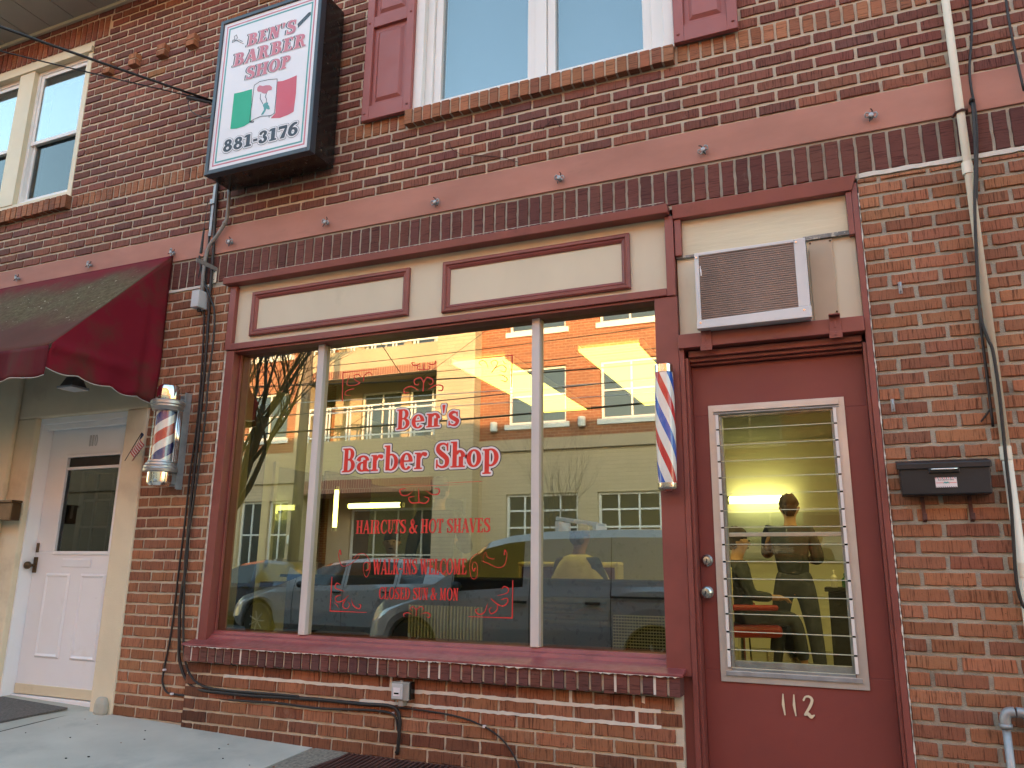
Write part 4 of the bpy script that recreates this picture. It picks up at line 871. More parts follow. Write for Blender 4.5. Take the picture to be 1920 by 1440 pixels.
mb = MB(); mb.box(X0+.02, X1-.05, AY+.012, AY+.019, Z0+.04, Z1-.01, 1); z = Z0+.047; k = 0
while z < Z1-.02:
    pts = []; n = 26
    for i in range(n+1):
        x = X0+.022+(X1-.055-X0-.022)*i/n; pts.append((x, z+rnd.uniform(-.0004, .0004)))
    vs = [(a, AY-.001, b_) for a, b_ in pts]+[(a, AY+.013, b_+.002) for a, b_ in pts]+[(a, AY-.001, b_+.0088) for a, b_ in pts]+[(a, AY+.013, b_+.0104) for a, b_ in pts]; q = n+1
    mb.add(vs, [(i, i+1, 2*q+i+1, 2*q+i) for i in range(n)]+[(i+1, i, q+i, q+i+1) for i in range(n)]+[(2*q+i, 2*q+i+1, 3*q+i+1, 3*q+i) for i in range(n)])
    z += .0118
mb.build('grille', ['fins', 'blackbox'], ac)
mb = MB(); mb.box(X1-.012, X1+.0005, AY+.035, AY+.10, Z0+.02, Z1-.02, 0)
for i in range(34): zz = Z0+.03+i*.0115; mb.box(X1-.0005, X1+.0025, AY+.036, AY+.09, zz, zz+.005, 1)
mb.build('side_vents', ['acwhite', 'blackbox'], ac)
for x, z in ((X0+.012, Z1-.03), (X1-.045, Z1-.02), (X0+.018, Z0+.030), (X1-.03, Z0+.040)): MB().lathe([(.005, 0), (.005, -.003)], (x, AY-.010, z), 8, 0, 'y').build('screw', 'steel', ac)
mb = MB(); mb.box(X0+.028, X0+.034, AY-.002, AY+.01, Z1-.13, Z1-.095, 0); mb.box(X0+.026, X0+.031, AY-.003, AY+.01, Z1-.11, Z1-.075, 0)
mb.build('paint_chip', 'vwhite', ac)
for i, x in enumerate((-.625, .0)):
    mb = MB(); mb.box(x, x+.052, -.040, -.0305, 2.135, 2.228); mb.box(x, x+.052, -.075, -.031, 2.228, 2.234); mb.box(x-.004, x+.056, -.046, -.0405, 2.118, 2.150); mb.box(x+.02, x+.03, -.0425, -.0402, 2.17, 2.21)
    mb.lathe([(.005, 0), (.006, -.003)], (x+.026, -.046, 2.135), 8, 0, 'y')
    o = mb.build('support_bracket', 'red', ac, bevel=.002)
# studs of a removed awning
def stud_at(x, z, first=[None], rot=0, lab=''):
    if first[0] is None:
        t = thing('awning_hook', lab, 'hook', (x, -.004, z), 'small metal awning hooks along the stone band')
        mb = MB(); mb.lathe([(.011, 0), (.011, -.010), (.006, -.012), (.006, -.026), (.012, -.03), (.012, -.036), (.004, -.038)], (x, -.004, z), 14, 0, 'y')
        mb.build('bolt', 'galv', t, smooth=False)
        mb = MB()
        for s in (-1, 1): mb.tube([(x+s*.006, -.026, z-.006), (x+s*.024, -.03, z-.012), (x+s*.030, -.034, z+.004), (x+s*.022, -.036, z+.014), (x+s*.010, -.034, z+.010)], .0042, 7)
        mb.build('eye', 'galv', t, smooth=True); mb = MB(); mb.tube([(x, -.03, z), (x+.004, -.032, z+.026), (x-.006, -.034, z+.036)], .0035, 6); mb.tube([(x-.004, -.028, z-.01), (x-.004, -.03, z-.035)], .003, 6); mb.build('pin', 'cable', t); first[0] = t; return t
    c = dup(first[0], (x, -.004, z), lab); return c
HK = [(-3.938, 3.276, 'metal awning hook right of the grey conduit, below the sign'), (-3.102, 3.282, 'metal awning hook above the left cream panel of the shop front'), (-2.253, 3.272, 'metal awning hook on the stone band above the gap between the two cream panels'), (-1.412, 3.273, 'metal awning hook on the stone band above the right cream panel'),
      (-.566, 3.274, 'metal awning hook on the stone band above the air conditioner'), (.284, 3.285, 'metal awning hook nearest the cream downpipe'), (-4.498, 3.281, 'metal awning hook at the top right corner of the red awning'), (-5.381, 3.315, 'metal awning hook in the middle of the red awning top edge'), (-6.233, 3.322, 'metal awning hook above the red awning at the far left')]
for i, (x, z, l) in enumerate(HK): o = stud_at(x, z, lab=l); o.rotation_euler = (0, R([0, 25, -10, 15, -30, 10, 70, 60, 50][i]), 0)
# barber poles
bp = thing('barber_pole', 'chrome and glass barber pole with blue and red stripes beside the red awning', 'barber pole', (-4.205, 0, 1.5))
PX, PY = -4.215, -.155
mb = MB(); mb.box(-4.215, -4.165, -.006, .0, 1.50, 2.17); mb.box(-4.170, -4.165, -.060, -.006, 1.50, 2.17); mb.box(-4.26, -4.17, -.10, -.06, 1.53, 1.60); mb.box(-4.26, -4.17, -.10, -.06, 2.06, 2.12); mb.box(-4.24, -4.1705, -.058, -.0065, 1.52, 2.15)
mb.build('wall_bracket', 'galv', bp, bevel=.002)
mb = MB(); mb.lathe([(.075, 2.085), (.078, 2.10), (.078, 2.165), (.070, 2.19), (.05, 2.205), (.01, 2.21)], (PX, PY, 0), 40); smooth_angle(mb.build('top_cap', 'chrome', bp))
mb = MB(); mb.lathe([(.082, 2.015), (.094, 2.02), (.098, 2.035), (.105, 2.045), (.105, 2.055), (.112, 2.062), (.112, 2.082), (.104, 2.09), (.076, 2.092)], (PX, PY, 0), 40); smooth_angle(mb.build('collar', 'pewter', bp), 25)
mb = MB(); mb.lathe([(.088, 1.60), (.110, 1.604), (.112, 1.622), (.108, 1.630), (.108, 1.640), (.100, 1.648), (.098, 1.660), (.088, 1.668), (.086, 1.68), (.07, 1.682)], (PX, PY, 0), 40); smooth_angle(mb.build('collar', 'pewter', bp), 25)
mb = MB(); mb.lathe([(.02, 1.505), (.06, 1.512), (.078, 1.53), (.080, 1.55), (.080, 1.605)], (PX, PY, 0), 40); smooth_angle(mb.build('bottom_cap', 'chrome', bp))
M['stripes1'] = stripes('stripes1', .272, -1, [(.80, .78, .74), (.03, .045, .22), (.80, .78, .74), (.50, .045, .05)], [0, .22, .50, .72])
mb = MB(); mb.lathe([(.066, 1.66), (.066, 2.02)], (PX, PY, 0), 48); cyl = mb.build('striped_cylinder', 'stripes1', bp); smooth_angle(cyl)
# its own origin on the axis so that the stripes wind round it
def recentre(o, c):
    p = Vector(WL[o.name]); d = Vector(c)-p; o.data.transform(Matrix.Translation(-d)); o.location = o.location+d
recentre(cyl, (PX, PY, 1.66))
mb = MB(); mb.lathe([(.083, 1.67), (.083, 2.02)], (PX, PY, 0), 48); smooth_angle(mb.build('glass_cylinder', 'poleglass', bp))
mb = MB()
for i in range(7):
    a = R(5+i*11); mb.tube([(PX+math.cos(a)*.092, PY+math.sin(a)*.092+.002, 1.67), (PX+math.cos(a)*.092, PY+math.sin(a)*.092+.002, 2.02)], .0085, 10)
mb.build('reflector_rods', 'chrome', bp, smooth=True)
bp2 = thing('barber_pole', 'slim red, white and blue barber pole on the maroon post beside the door', 'barber pole', (-.815, 0, 1.40))
QX, QY = -.822, -.062
M['stripes2'] = stripes('stripes2', .36, 2.0, [(.80, .78, .74), (.02, .11, .50), (.80, .78, .74), (.55, .03, .035)], [0, .26, .50, .78])
mb = MB(); mb.lathe([(.047, 1.43), (.0505, 1.56), (.052, 1.72), (.0505, 1.90), (.047, 2.012)], (QX, QY, 0), 40); c2 = mb.build('striped_cylinder', 'stripes2', bp2); smooth_angle(c2); recentre(c2, (QX, QY, 1.43))
mb = MB(); mb.lathe([(.050, 2.010), (.050, 2.050), (.045, 2.056), (.02, 2.060)], (QX, QY, 0), 32); smooth_angle(mb.build('top_cap', 'chrome', bp2))
mb = MB(); mb.lathe([(.02, 1.392), (.042, 1.398), (.049, 1.405), (.050, 1.410), (.050, 1.432)], (QX, QY, 0), 32); smooth_angle(mb.build('bottom_cap', 'steel', bp2))
mb = MB(); mb.box(QX-.02, QX+.02, -.03, -.004, 1.46, 1.50); mb.build('wall_bracket', 'galv', bp2); MB().box(QX-.02, QX+.02, -.03, -.004, 1.94, 1.98).build('wall_bracket', 'galv', bp2)
# letter boxes
mbx = thing('mailbox', 'black metal mailbox with a small business card, on the brick wall right of the door', 'mailbox', (.43, 0, 1.33))
yf = -.085; a0, a1, c0, c1 = .236, .598, 1.342, 1.498
mb = MB(); mb.hexa([(a0+.006, yf, c0), (a1-.004, yf, c0), (a1-.004, -.002, c0), (a0+.006, -.002, c0), (a0+.002, yf-.004, c1-.03), (a1-.002, yf-.004, c1-.03), (a1-.002, -.002, c1), (a0+.002, -.002, c1)])
mb.build('box', 'mailblack', mbx, bevel=.006)
mb = MB(); mb.hexa([(a0-.006, yf-.012, c1-.042), (a1+.005, yf-.012, c1-.042), (a1+.005, -.002, c1-.03), (a0-.006, -.002, c1-.03), (a0-.006, yf-.012, c1-.014), (a1+.005, yf-.012, c1-.014), (a1+.005, -.002, c1+.008), (a0-.006, -.002, c1+.008)])
mb.box(.355, .478, yf-.013, yf-.003, c1-.062, c1-.04); mb.build('lid', 'mailblack', mbx, bevel=.004)
mb = MB(); mb.tube([(.366, yf-.010, c1-.050), (.366, yf-.024, c1-.046), (.467, yf-.024, c1-.046), (.467, yf-.010, c1-.050)], .004, 8); mb.build('handle', 'chrome', mbx, smooth=True)
mb = MB(); X_, Z_ = .378, 1.372; w_, h_ = .084, .044; yc = yf-.0055
mb.box(X_, X_+w_, yc, yc+.001, Z_, Z_+h_, 0)
for i in range(10): mb.poly([(X_+.001+i*.0083, yc-.0003, Z_+h_), (X_+.004+i*.0083, yc-.0003, Z_+h_), (X_+.0055+i*.0083, yc-.0003, Z_+h_-.006), (X_+.0025+i*.0083, yc-.0003, Z_+h_-.006)], 1+(i % 2)); mb.poly([(X_+.001+i*.0083, yc-.0003, Z_+.004), (X_+.004+i*.0083, yc-.0003, Z_+.004), (X_+.0055+i*.0083, yc-.0003, Z_), (X_+.0025+i*.0083, yc-.0003, Z_)], 2)
mb.box(X_+.002, X_+w_-.002, yc-.0004, yc, Z_+.0195, Z_+.0215, 1)
fill(mb, [st([(X_+.030, Z_+.018), (X_+.036, Z_+.022), (X_+.041, Z_+.020), (X_+.042, Z_+.020)], [.0008, .003, .003, .002]), st([(X_+.042, Z_+.020), (X_+.043, Z_+.020), (X_+.048, Z_+.022), (X_+.054, Z_+.018)], [.002, .003, .003, .0008])], 0, .0006, lambda u, v: (u, yc-.0008, v), 3)
pr, w0 = layout("Ben's Barber Shop", .2, .08, .05); k = .062/w0
fill(mb, shift(pr, X_+.011, Z_+.031, k), 0, .0004, lambda u, v: (u, yc-.0006, v), 2)
mb.build('card', ['vwhite', 'vred', 'vnavy', 'signteal'], mbx)
for x, s in ((.318, -1), (.505, 1)):
    mb = MB(); mb.box(x, x+.016, -.008, -.002, 1.235, 1.34); mb.hexa([(x, -.05, 1.232), (x+.016, -.05, 1.232), (x+.016, -.002, 1.225), (x, -.002, 1.225), (x, -.05, 1.236), (x+.016, -.05, 1.236), (x+.016, -.002, 1.235), (x, -.002, 1.235)]); mb.box(x, x+.016, -.054, -.048, 1.235, 1.262)
    mb.build('newspaper_hook', 'rust', mbx, bevel=.001)
q = at(18, 957, -.14); xm = q.x; zm_ = q.z; m2 = thing('mailbox', 'small dark bronze mailbox on the stucco wall at the left edge', 'mailbox', (xm-.2, -.05, zm_-.08))
mb = MB(); mb.box(xm-.40, xm, -.13, -.052, zm_-.07, zm_+.06); mb.build('box', 'bronze', m2, bevel=.006); mb = MB(); mb.box(xm-.41, xm+.005, -.14, -.052, zm_+.06, zm_+.078); mb.build('lid', 'bronze', m2, bevel=.003)
tag(MB().box(xm+.025, xm+.045, -.062, -.0505, zm_-.03, zm_+.07).build('doorbell', 'cream_frame', None, bevel=.003, loc=(xm+.03, -.05, zm_)), 'small cream doorbell plate beside the bronze mailbox', 'doorbell')
# electric meter box and galvanised pipe
mt = thing('meter_box', 'small grey electric meter box on the low brick wall under the window', 'meter', (-2.36, LW, .27))
p0 = at(747, 1298, -.10); mb = MB(); mb.box(p0.x-.055, p0.x+.055, -.085, LW, p0.z-.045, p0.z+.05, 0); mb.box(p0.x+.056, p0.x+.064, -.08, LW, p0.z-.04, p0.z+.052, 1); mb.build('casing', ['meterbox', 'blackbox'], mt, bevel=.005)
mb = MB(); mb.box(p0.x-.050, p0.x+.020, -.092, -.0855, p0.z-.038, p0.z+.042); mb.build('cover', 'greyplastic', mt, bevel=.004)
mb = MB(); mb.box(p0.x-.038, p0.x+.004, -.0935, -.0925, p0.z-.022, p0.z+.022, 0); mb.box(p0.x-.032, p0.x-.002, -.0945, -.0938, p0.z-.012, p0.z-.004, 1); mb.build('dial', ['vwhite', 'blackbox'], mt)
mb = MB(); mb.box(p0.x-.012, p0.x+.018, -.08, LW-.002, p0.z-.075, p0.z-.045); mb.build('fitting', 'meterbox', mt, bevel=.003); MB().tube([(p0.x, -.07, p0.z+.05), (p0.x, -.07, p0.z+.058)], .010, 10).build('fitting', 'meterbox', mt)
gp = thing('galvanised_pipe', 'grey galvanised pipe with elbows near the bottom right corner', 'pipe', (.54, -.05, -.08))
mb = MB(); mb.tube([(.535, -.055, -.1), (.535, -.055, .405)], .016, 16); mb.build('riser', 'galv', gp, smooth=True)
mb = MB(); mb.tube(cr_([(.535, -.055, .392), (.536, -.055, .425), (.548, -.055, .446), (.572, -.055, .450)], 5), .021, 16); mb.lathe([(.025, .385), (.025, .402)], (.535, -.055, 0), 18); mb.tube(cr_([(.578, -.055, .450), (.60, -.055, .448), (.618, -.055, .436), (.625, -.055, .405)], 5), .021, 16); mb.lathe([(.025, .396), (.025, .412)], (.625, -.055, 0), 18)
mb.build('elbow', 'galv', gp, smooth=True); mb = MB(); mb.tube([(.565, -.055, .450), (.585, -.055, .450)], .014, 12); mb.build('nipple', 'rust', gp, smooth=True)
mb = MB(); mb.tube([(.625, -.055, -.1), (.625, -.055, .40)], .016, 16); mb.build('riser', 'galv', gp, smooth=True)
# cream conduit running up the right of the wall
dp = thing('downpipe', 'cream painted pipe running up the brick wall at the right', 'pipe', (.675, 0, -.05))
mb = MB(); mb.tube([(.668, -.035, -.1), (.672, -.035, 1.50)], .021, 18); mb.tube([(.672, -.035, 1.50), (.684, -.035, 5.8)], .019, 18); mb.build('pipe', 'pvc', dp, smooth=True)
for z in (1.52, 1.02, 2.9):
    mb = MB(); mb.lathe([(.024, z-.03), (.024, z+.03)], (.670+.003*(z > 2), -.035, 0), 20); smooth_angle(mb.build('coupling', 'pvc', dp))
mb = MB(); q = at(1800, 213, -.03); mb.tube([(q.x-.03, -.006, q.z), (q.x-.02, -.05, q.z), (q.x+.005, -.062, q.z+.002), (q.x+.028, -.05, q.z+.004), (q.x+.032, -.008, q.z+.004)], .006, 8); mb.build('strap', 'rust', dp)
# grey box with conduit, bracket and aerial left of the window
jb = thing('junction_box', 'small pale grey junction box at the foot of the bent grey conduit', 'electrical box', (-4.2, 0, 2.80))
q = at(373, 563, -.06); mb = MB(); mb.box(q.x-.035, q.x+.035, -.10, -.001, q.z-.062, q.z+.066); mb.build('box', 'greyplastic', jb, bevel=.005); mb = MB(); mb.lathe([(.014, q.z-.082), (.014, q.z-.062)], (q.x, -.05, 0), 12); mb.build('plug', 'cable', jb)
def pxs(L, y, k=1, ox=0, oy=0): return [at(ox+a*k, oy+b_*k, y if not isinstance(y, (list, tuple)) else y[i]) for i, (a, b_) in enumerate(L)]
K7 = 120/596
cd = thing('conduit', 'grey conduit bending down from the black sign to the pale grey box', 'conduit', (-4.1, 0, 2.9))
L = pxs([(445, 130), (440, 250), (425, 380), (405, 440), (330, 560), (260, 650), (232, 740), (212, 850), (190, 1088)], -.035, K7, 340, 330)
mb = MB(); mb.tube(cr_(L, 4), .013, 12); mb.build('tube', 'conduit', cd, smooth=True)
for a, b_ in ((405, 440), (215, 820)): p = at(340+a*K7, 330+b_*K7, -.035); MB().ell((p.x, -.035, p.z), .020, .018, .016, 12).build('coupling', 'conduit', cd, smooth=True)
vd = thing('cable_duct', 'peeling white cable duct strip beside the conduit under the sign', 'duct', (-4.05, 0, 3.2))
A_, B_ = at(340+322*K7, 330+85*K7, -.01), at(340+285*K7, 330+560*K7, -.01); mb = MB(); mb.beam((A_.x, -.010, A_.z), (A_.x, -.010, B_.z), .022, .018); mb.box(A_.x-.022, A_.x+.022, -.03, -.0205, A_.z-.16, A_.z-.12); mb.build('strip', 'galv', vd)
br = thing('metal_bracket', 'flat metal bracket arm with a bent end plate left of the shop window', 'bracket', (-4.1, 0, 3.05))
p1, p2 = at(340+178*K7, 330+738*K7, -.20), at(340+322*K7, 330+878*K7, -.012)
mb = MB(); mb.beam((p2.x, -.2, p2.z+.01), (p2.x, -.006, p2.z+.01), .006, .030); mb.build('arm', 'conduit', br)
p3 = at(340+312*K7, 330+930*K7, 0); mb = MB(); mb.box(p3.x-.018, p3.x+.018, -.006, 0, p3.z-.055, p3.z+.055, 0); mb.lathe([(.004, 0), (.004, -.002)], (p3.x, -.006, p3.z+.03), 8, 1, 'y'); mb.lathe([(.004, 0), (.004, -.002)], (p3.x, -.006, p3.z-.03), 8, 1, 'y'); mb.build('end_plate', ['pvc', 'cable'], br)
an = thing('aerial', 'thin black upright aerial rod on the bracket left of the shop window', 'aerial', (-4.2, -.05, 3.1))
L = pxs([(182, 720), (200, 600), (216, 480)], -.05, K7, 340, 330); mb = MB(); mb.tube([(L[0].x, -.05, L[0].z), (L[0].x+.004, -.05, L[2].z)], [.011, .006], 8); mb.tube([(L[0].x+.004, -.05, L[2].z), (L[0].x+.012, -.05, L[2].z+.24)], .0022, 6); mb.build('rod', 'cable', an)
# ---------------------------------------------------------------- cables
def cable(name, L, r, label, cat='cable', y=-.012, m='cable', n=5, clips=(), group=None):
    ys = y if isinstance(y, (list, tuple)) else [y]*len(L); P = [at(a, b_, yy) for (a, b_), yy in zip(L, ys)]
    mb = MB(); mb.tube(cr_(P, n), r, 8); c = P[len(P)//2]
    if not clips: o = mb.build(name, m, None, smooth=True, loc=c); return tag(o, label, cat, group)
    t = thing(name, label, cat, c, group); mb.build('sheath', m, t, smooth=True)
    for a, b_ in clips: p = at(a, b_, y if not isinstance(y, (list, tuple)) else -.03); mb = MB(); mb.box(p.x-.007, p.x+.007, p.y-.010, p.y+.012, p.z-.006, p.z+.006); mb.build('clip', 'vwhite', t, bevel=.002)
    return t
cable('cable', [(409, 340), (403, 420), (398, 500), (393, 560), (388, 640), (379, 740), (368, 850), (358, 940), (352, 1010), (349, 1060), (338, 1130), (336, 1200), (337, 1240), (350, 1275), (372, 1292), (410, 1298), (470, 1304), (540, 1308), (600, 1312), (680, 1320), (735, 1325), (749, 1345), (748, 1380), (745, 1415)], .010, 'thick black cable looping down from the sign and along the low wall to the grate', y=[-.02]*15+[-.045]*9, clips=())
cable('cable', [(397, 380), (390, 470), (384, 560), (380, 660), (371, 780), (355, 900), (346, 985), (334, 1080), (322, 1180), (307, 1258), (305, 1280), (312, 1297), (330, 1302), (400, 1309), (470, 1315), (520, 1318), (600, 1328), (700, 1332), (737, 1340), (745, 1360), (748, 1390), (742, 1412)], .0065, 'thin black cable with white clips running lowest along the wall', y=[-.012]*14+[-.042]*8, clips=[(308, 1256), (322, 1301), (519, 1317), (738, 1337)])
cable('cable', [(374, 480), (380, 520), (395, 560), (402, 585), (400, 640), (392, 700), (384, 790), (372, 880), (360, 960), (352, 1010), (347, 1050), (345, 1120), (344, 1200), (350, 1250), (372, 1282), (420, 1294), (520, 1302), (560, 1306)], .007, 'black cable hanging from the bracket end beside the thick cable', y=[-.03]*13+[-.05]*5)
cable('cable', [(374, 480), (376, 498), (372, 520), (376, 500)], .004, 'short black wire hanging under the bracket arm', y=-.05)
cable('cable', [(745, 1326), (800, 1333), (860, 1344), (905, 1361), (940, 1385), (962, 1415), (975, 1445), (985, 1490)], .0045, 'single black wire arching right across the low wall', y=-.043, clips=[(908, 1362)])
cable('cable', [(1818, -10), (1822, 60), (1818, 140), (1830, 220), (1832, 320), (1830, 420), (1832, 500), (1838, 600), (1850, 700), (1862, 800)], .006, 'black cable hanging behind the cream pipe at the right', y=-.018)
cable('cable', [(1823, 193), (1826, 230), (1829, 300), (1828, 400), (1833, 520), (1838, 590), (1852, 635), (1862, 660), (1874, 740), (1885, 850), (1895, 940), (1900, 1010), (1906, 1090), (1918, 1135), (1930, 1140)], .007, 'thick black cable crossing over the cream pipe at the right', y=-.066)
cable('cable', [(1885, -10), (1892, 40), (1904, 100), (1920, 170)], .006, 'black cable crossing the top right corner', y=-.04)
tag(MB().ell((at(1822, 190, -.03).x, -.03, at(1822, 190, -.03).z), .014, .03, .014, 12).build('insulator', 'cable', None, smooth=True, loc=at(1822, 190, 0)), 'round black insulator on the stone band beside the cream pipe', 'insulator')
p = at(1855, 770, 0); tag(MB().tube([(p.x-.04, -.01, p.z-.05), (p.x, -.012, p.z)], .004, 6).build('wall_wire', 'cable', None, loc=p), 'short dark wire stub behind the cream pipe', 'wire')
cable('wall_wire', [(842, 265), (848, 280), (870, 290), (910, 292), (945, 296), (972, 304)], .0022, 'thin rusty wire lying on the dark bricks under the window', y=-.006, m='rust')
cable('wall_wire', [(1018, 242), (1035, 224), (1042, 222), (1050, 238)], .0028, 'bent rusty wire above the hook over the right panel', y=-.01, m='rust')
for nm, (a, b_), l in (('hook', (1688, 540), 'small rusty hook on the orange bricks right of the air conditioner'), ('hook', (1674, 760), 'small grey metal hook on the bricks above the black mailbox')):
    p = at(a, b_, 0); mb = MB(); mb.tube([(p.x, 0, p.z+.02), (p.x, -.02, p.z+.022), (p.x, -.025, p.z), (p.x, -.02, p.z-.02), (p.x, -.006, p.z-.022)], .004, 8); mb.box(p.x-.008, p.x+.008, -.004, 0, p.z-.03, p.z+.03); tag(mb.build(nm, 'galv', None, loc=p), l, 'hook')
# overhead service wires arriving at the sign
e = at(400, 190, -.12)
for (a, b_), r, sag, l in (((-40, 22), .009, .05, 'upper thick black overhead wire running to the sign'), ((-40, 72), .0045, .05, 'lower thin black overhead wire running to the sign')):
    s = at(a, b_, -1.6); far = s+(s-e)*1.6; P = [e.lerp(far, i/14)-Vector((0, 0, sag*math.sin(math.pi*i/14))) for i in range(15)]
    tag(MB().tube(P, r, 8).build('overhead_wire', 'cable', None, smooth=True, loc=e), l, 'wire', 'overhead service wires')
cable('cable', [(352, 190), (356, 205), (372, 217), (392, 221), (402, 205), (396, 192), (370, 185), (352, 190)], .004, 'loop of black wire hanging at the left edge of the sign', y=-.13)
mb = MB(); mb.tube([e+Vector((0, .12, 0)), e], .008, 8); mb.ell(e, .018, .014, .018, 10); mb.tube([e+Vector((-.03, 0, 0)), e+Vector((-.22, -.05, .055))], .013, 8); tag(mb.build('wire_anchor', 'cable', None, loc=e), 'black anchor holding the overhead wires to the sign edge', 'anchor')
# ---------------------------------------------------------------- awning
AW = (-5.9, 0, 2.2)
aw = thing('awning', 'weathered dark red canvas awning stained with moss over the white door', 'awning', AW)
AX, AZT, AYF, AZF, AZV = -4.50, 3.262, -.86, 2.335, 2.145
fl = Vector((AX, AYF, AZF))
mb = MB(); nx, nyy = 50, 18; vs = []
for i in range(nx+1):
    x = AX-3.6*i/nx
    for k in range(nyy+1):
        t = k/nyy; y = -.012+(AYF+.012)*t; z = AZT+(AZF-AZT)*t
        sag = -.022*math.sin(math.pi*t)*(.5+.5*math.cos(i*.5))+.006*math.sin(x*9+t*5)*t+.010*math.sin(x*3.1)*t
        if i == 0: sag = 0
        vs.append((x, y, z+sag))
q = nyy+1; mb.add(vs, [(i*q+k, (i+1)*q+k, (i+1)*q+k+1, i*q+k+1) for i in range(nx) for k in range(nyy)])
mb.build('top_sheet', 'canvas_top', aw, smooth=True).modifiers.new('solid', 'SOLIDIFY').thickness = .003
mb = MB(); vs = []; nv = 8; nn = 110
for i in range(nn+1):
    x = AX-3.6*i/nn; s_ = (x-AX)/.30; sc_ = abs(math.sin(math.pi*s_))
    for k in range(nv+1):
        t = k/nv; vs.append((x, AYF-.004+.014*math.sin(x*19+1)*t+.012*math.sin(x*7)*t, AZF+(AZV-.008*sc_-AZF)*t+.006*math.sin(x*3.1)))
q = nv+1; mb.add(vs, [(i*q+k, (i+1)*q+k, (i+1)*q+k+1, i*q+k+1) for i in range(nn) for k in range(nv)])
o = mb.build('valance', 'canvas_valance', aw, smooth=True); o.modifiers.new('solid', 'SOLIDIFY').thickness = .003
# side wing: wall edge z 3.262..2.15, front edge, scalloped hem; a frame bar pushes through it
def wing(x0, nm, sgn=1):
    mb = MB(); na, nb = 34, 26; vs = []; hem = []
    for i in range(na+1):
        s = i/na; y = AYF*(1-s)-.006*s
        zt = AZF+(AZT-AZF)*s; zb = AZV+.005*(1-s)-.024*abs(math.sin(math.pi*s*3.5+.3))*1+.0*s; zb += .05*(1-s)
        for k in range(nb+1):
            t = k/nb; z = zt+(zb-zt)*t
            d = 0; 
            zbar = AZF-.005-.02*s
            if s < .80: d += .020*math.exp(-((z-zbar)/.035)**2)*(1 if s < .72 else (.80-s)/.08)
            d += .010*math.sin(8*s+5*z)*t+.008*math.sin(17*s-3*z)*t*(z < zbar)
            if s > .8: d -= .025*math.exp(-((s-.86)/.05)**2)*t
            vs.append((x0+sgn*d, y, z))
            if k == nb: hem.append((x0+sgn*d, y, z-.004))
    q = nb+1; mb.add(vs, [(i*q+k, i*q+k+1, (i+1)*q+k+1, (i+1)*q+k) for i in range(na) for k in range(nb)])
    o = mb.build('side_wing', 'canvas', aw, smooth=True); o.modifiers.new('solid', 'SOLIDIFY').thickness = .003
    mb = MB(); mb.tube(hem, .003, 6); mb.build('hem', 'trimwhite', aw, smooth=True)
wing(AX, 'a')
mb = MB(); mb.tube([(AX-3.6*i/nn, AYF-.004+.014*math.sin((AX-3.6*i/nn)*19+1)+.012*math.sin((AX-3.6*i/nn)*7), AZV-.008*abs(math.sin(math.pi*(-3.6*i/nn)/.30))+.006*math.sin((AX-3.6*i/nn)*3.1)-.003) for i in range(nn+1)], .003, 6); mb.build('hem', 'trimwhite', aw, smooth=True)
mb = MB(); mb.tube([(AX-.06, -.02, AZF-.02), (AX-.06, AYF+.03, AZF-.02), (AX-3.58, AYF+.02, AZF-.02), (AX-3.58, -.02, AZF-.02)], .012, 8); mb.tube([(AX-.02, -.02, AZT-.03), (AX-3.58, -.02, AZT-.03)], .010, 8); mb.tube([(AX-.06, -.03, AZT-.06), (AX-.06, AYF+.04, AZF-.04)], .010, 8); mb.build('frame', 'galv', aw)
# little flag, lamp and doormat of the entrance
q = at(255, 835, -.10)
fg = thing('small_flag', 'little striped flag on a stick beside the white door', 'flag', (q.x, -.02, q.z-.1))
a, b_ = at(234, 864, -.10), at(266, 811, -.08)
mb = MB(); mb.tube([a, b_], .003, 6); mb.build('stick', 'cable', fg)
mb = MB(); d = (b_-a); c0 = a+d*.42; c1 = b_; dn = Vector((.055, -.02, -.135)); vs = []; uv = []
for i in range(11):
    for k in range(7):
        u, v = i/10, k/6; p = c1+(c0-c1)*v+ (dn*.75)*u; p = p+Vector((.0, .016*math.sin(u*9+v*2), .004*math.sin(u*7))); vs.append(p); uv.append((u, 1-v))
mb.add(vs, [(i*7+k, i*7+k+1, (i+1)*7+k+1, (i+1)*7+k) for i in range(10) for k in range(6)]); mb.uv = uv
mb.build('cloth', 'flag', fg, smooth=True)
q = at(137, 728, -.35); lp = thing('porch_lamp', 'small square lamp hanging under the red awning above the white door', 'lamp', (q.x, -.35, q.z))
mb = MB(); mb.box(q.x-.075, q.x+.075, -.42, -.28, q.z-.01, q.z+.008, 0); mb.build('rim', 'greyplastic', lp, bevel=.003); mb = MB(); mb.hexa([(q.x-.06, -.41, q.z+.0085), (q.x+.06, -.41, q.z+.0085), (q.x+.06, -.29, q.z+.0085), (q.x-.06, -.29, q.z+.0085), (q.x-.04, -.38, q.z+.08), (q.x+.04, -.38, q.z+.08), (q.x+.04, -.32, q.z+.08), (q.x-.04, -.32, q.z+.08)]); mb.tube([(q.x, -.35, q.z+.08), (q.x, -.35, q.z+.30), (q.x, -.0, q.z+.33)], .006, 6); mb.build('body', 'conduit', lp)
g0 = gz(-5.4, 0)
mb = MB(); mb.poly([(-5.66, -.60, gz(-5.66, -.60)+.012), (-5.0, -.62, gz(-5.0, -.62)+.012), (-4.93, -.04, gz(-4.93, -.04)+.012), (-5.62, -.02, gz(-5.62, -.02)+.012)])
o = mb.build('doormat', 'mat', None, loc=(-5.3, -.3, g0)); o.modifiers.new('solid', 'SOLIDIFY').thickness = .012; tag(o, 'worn grey-brown doormat in front of the white door', 'doormat')
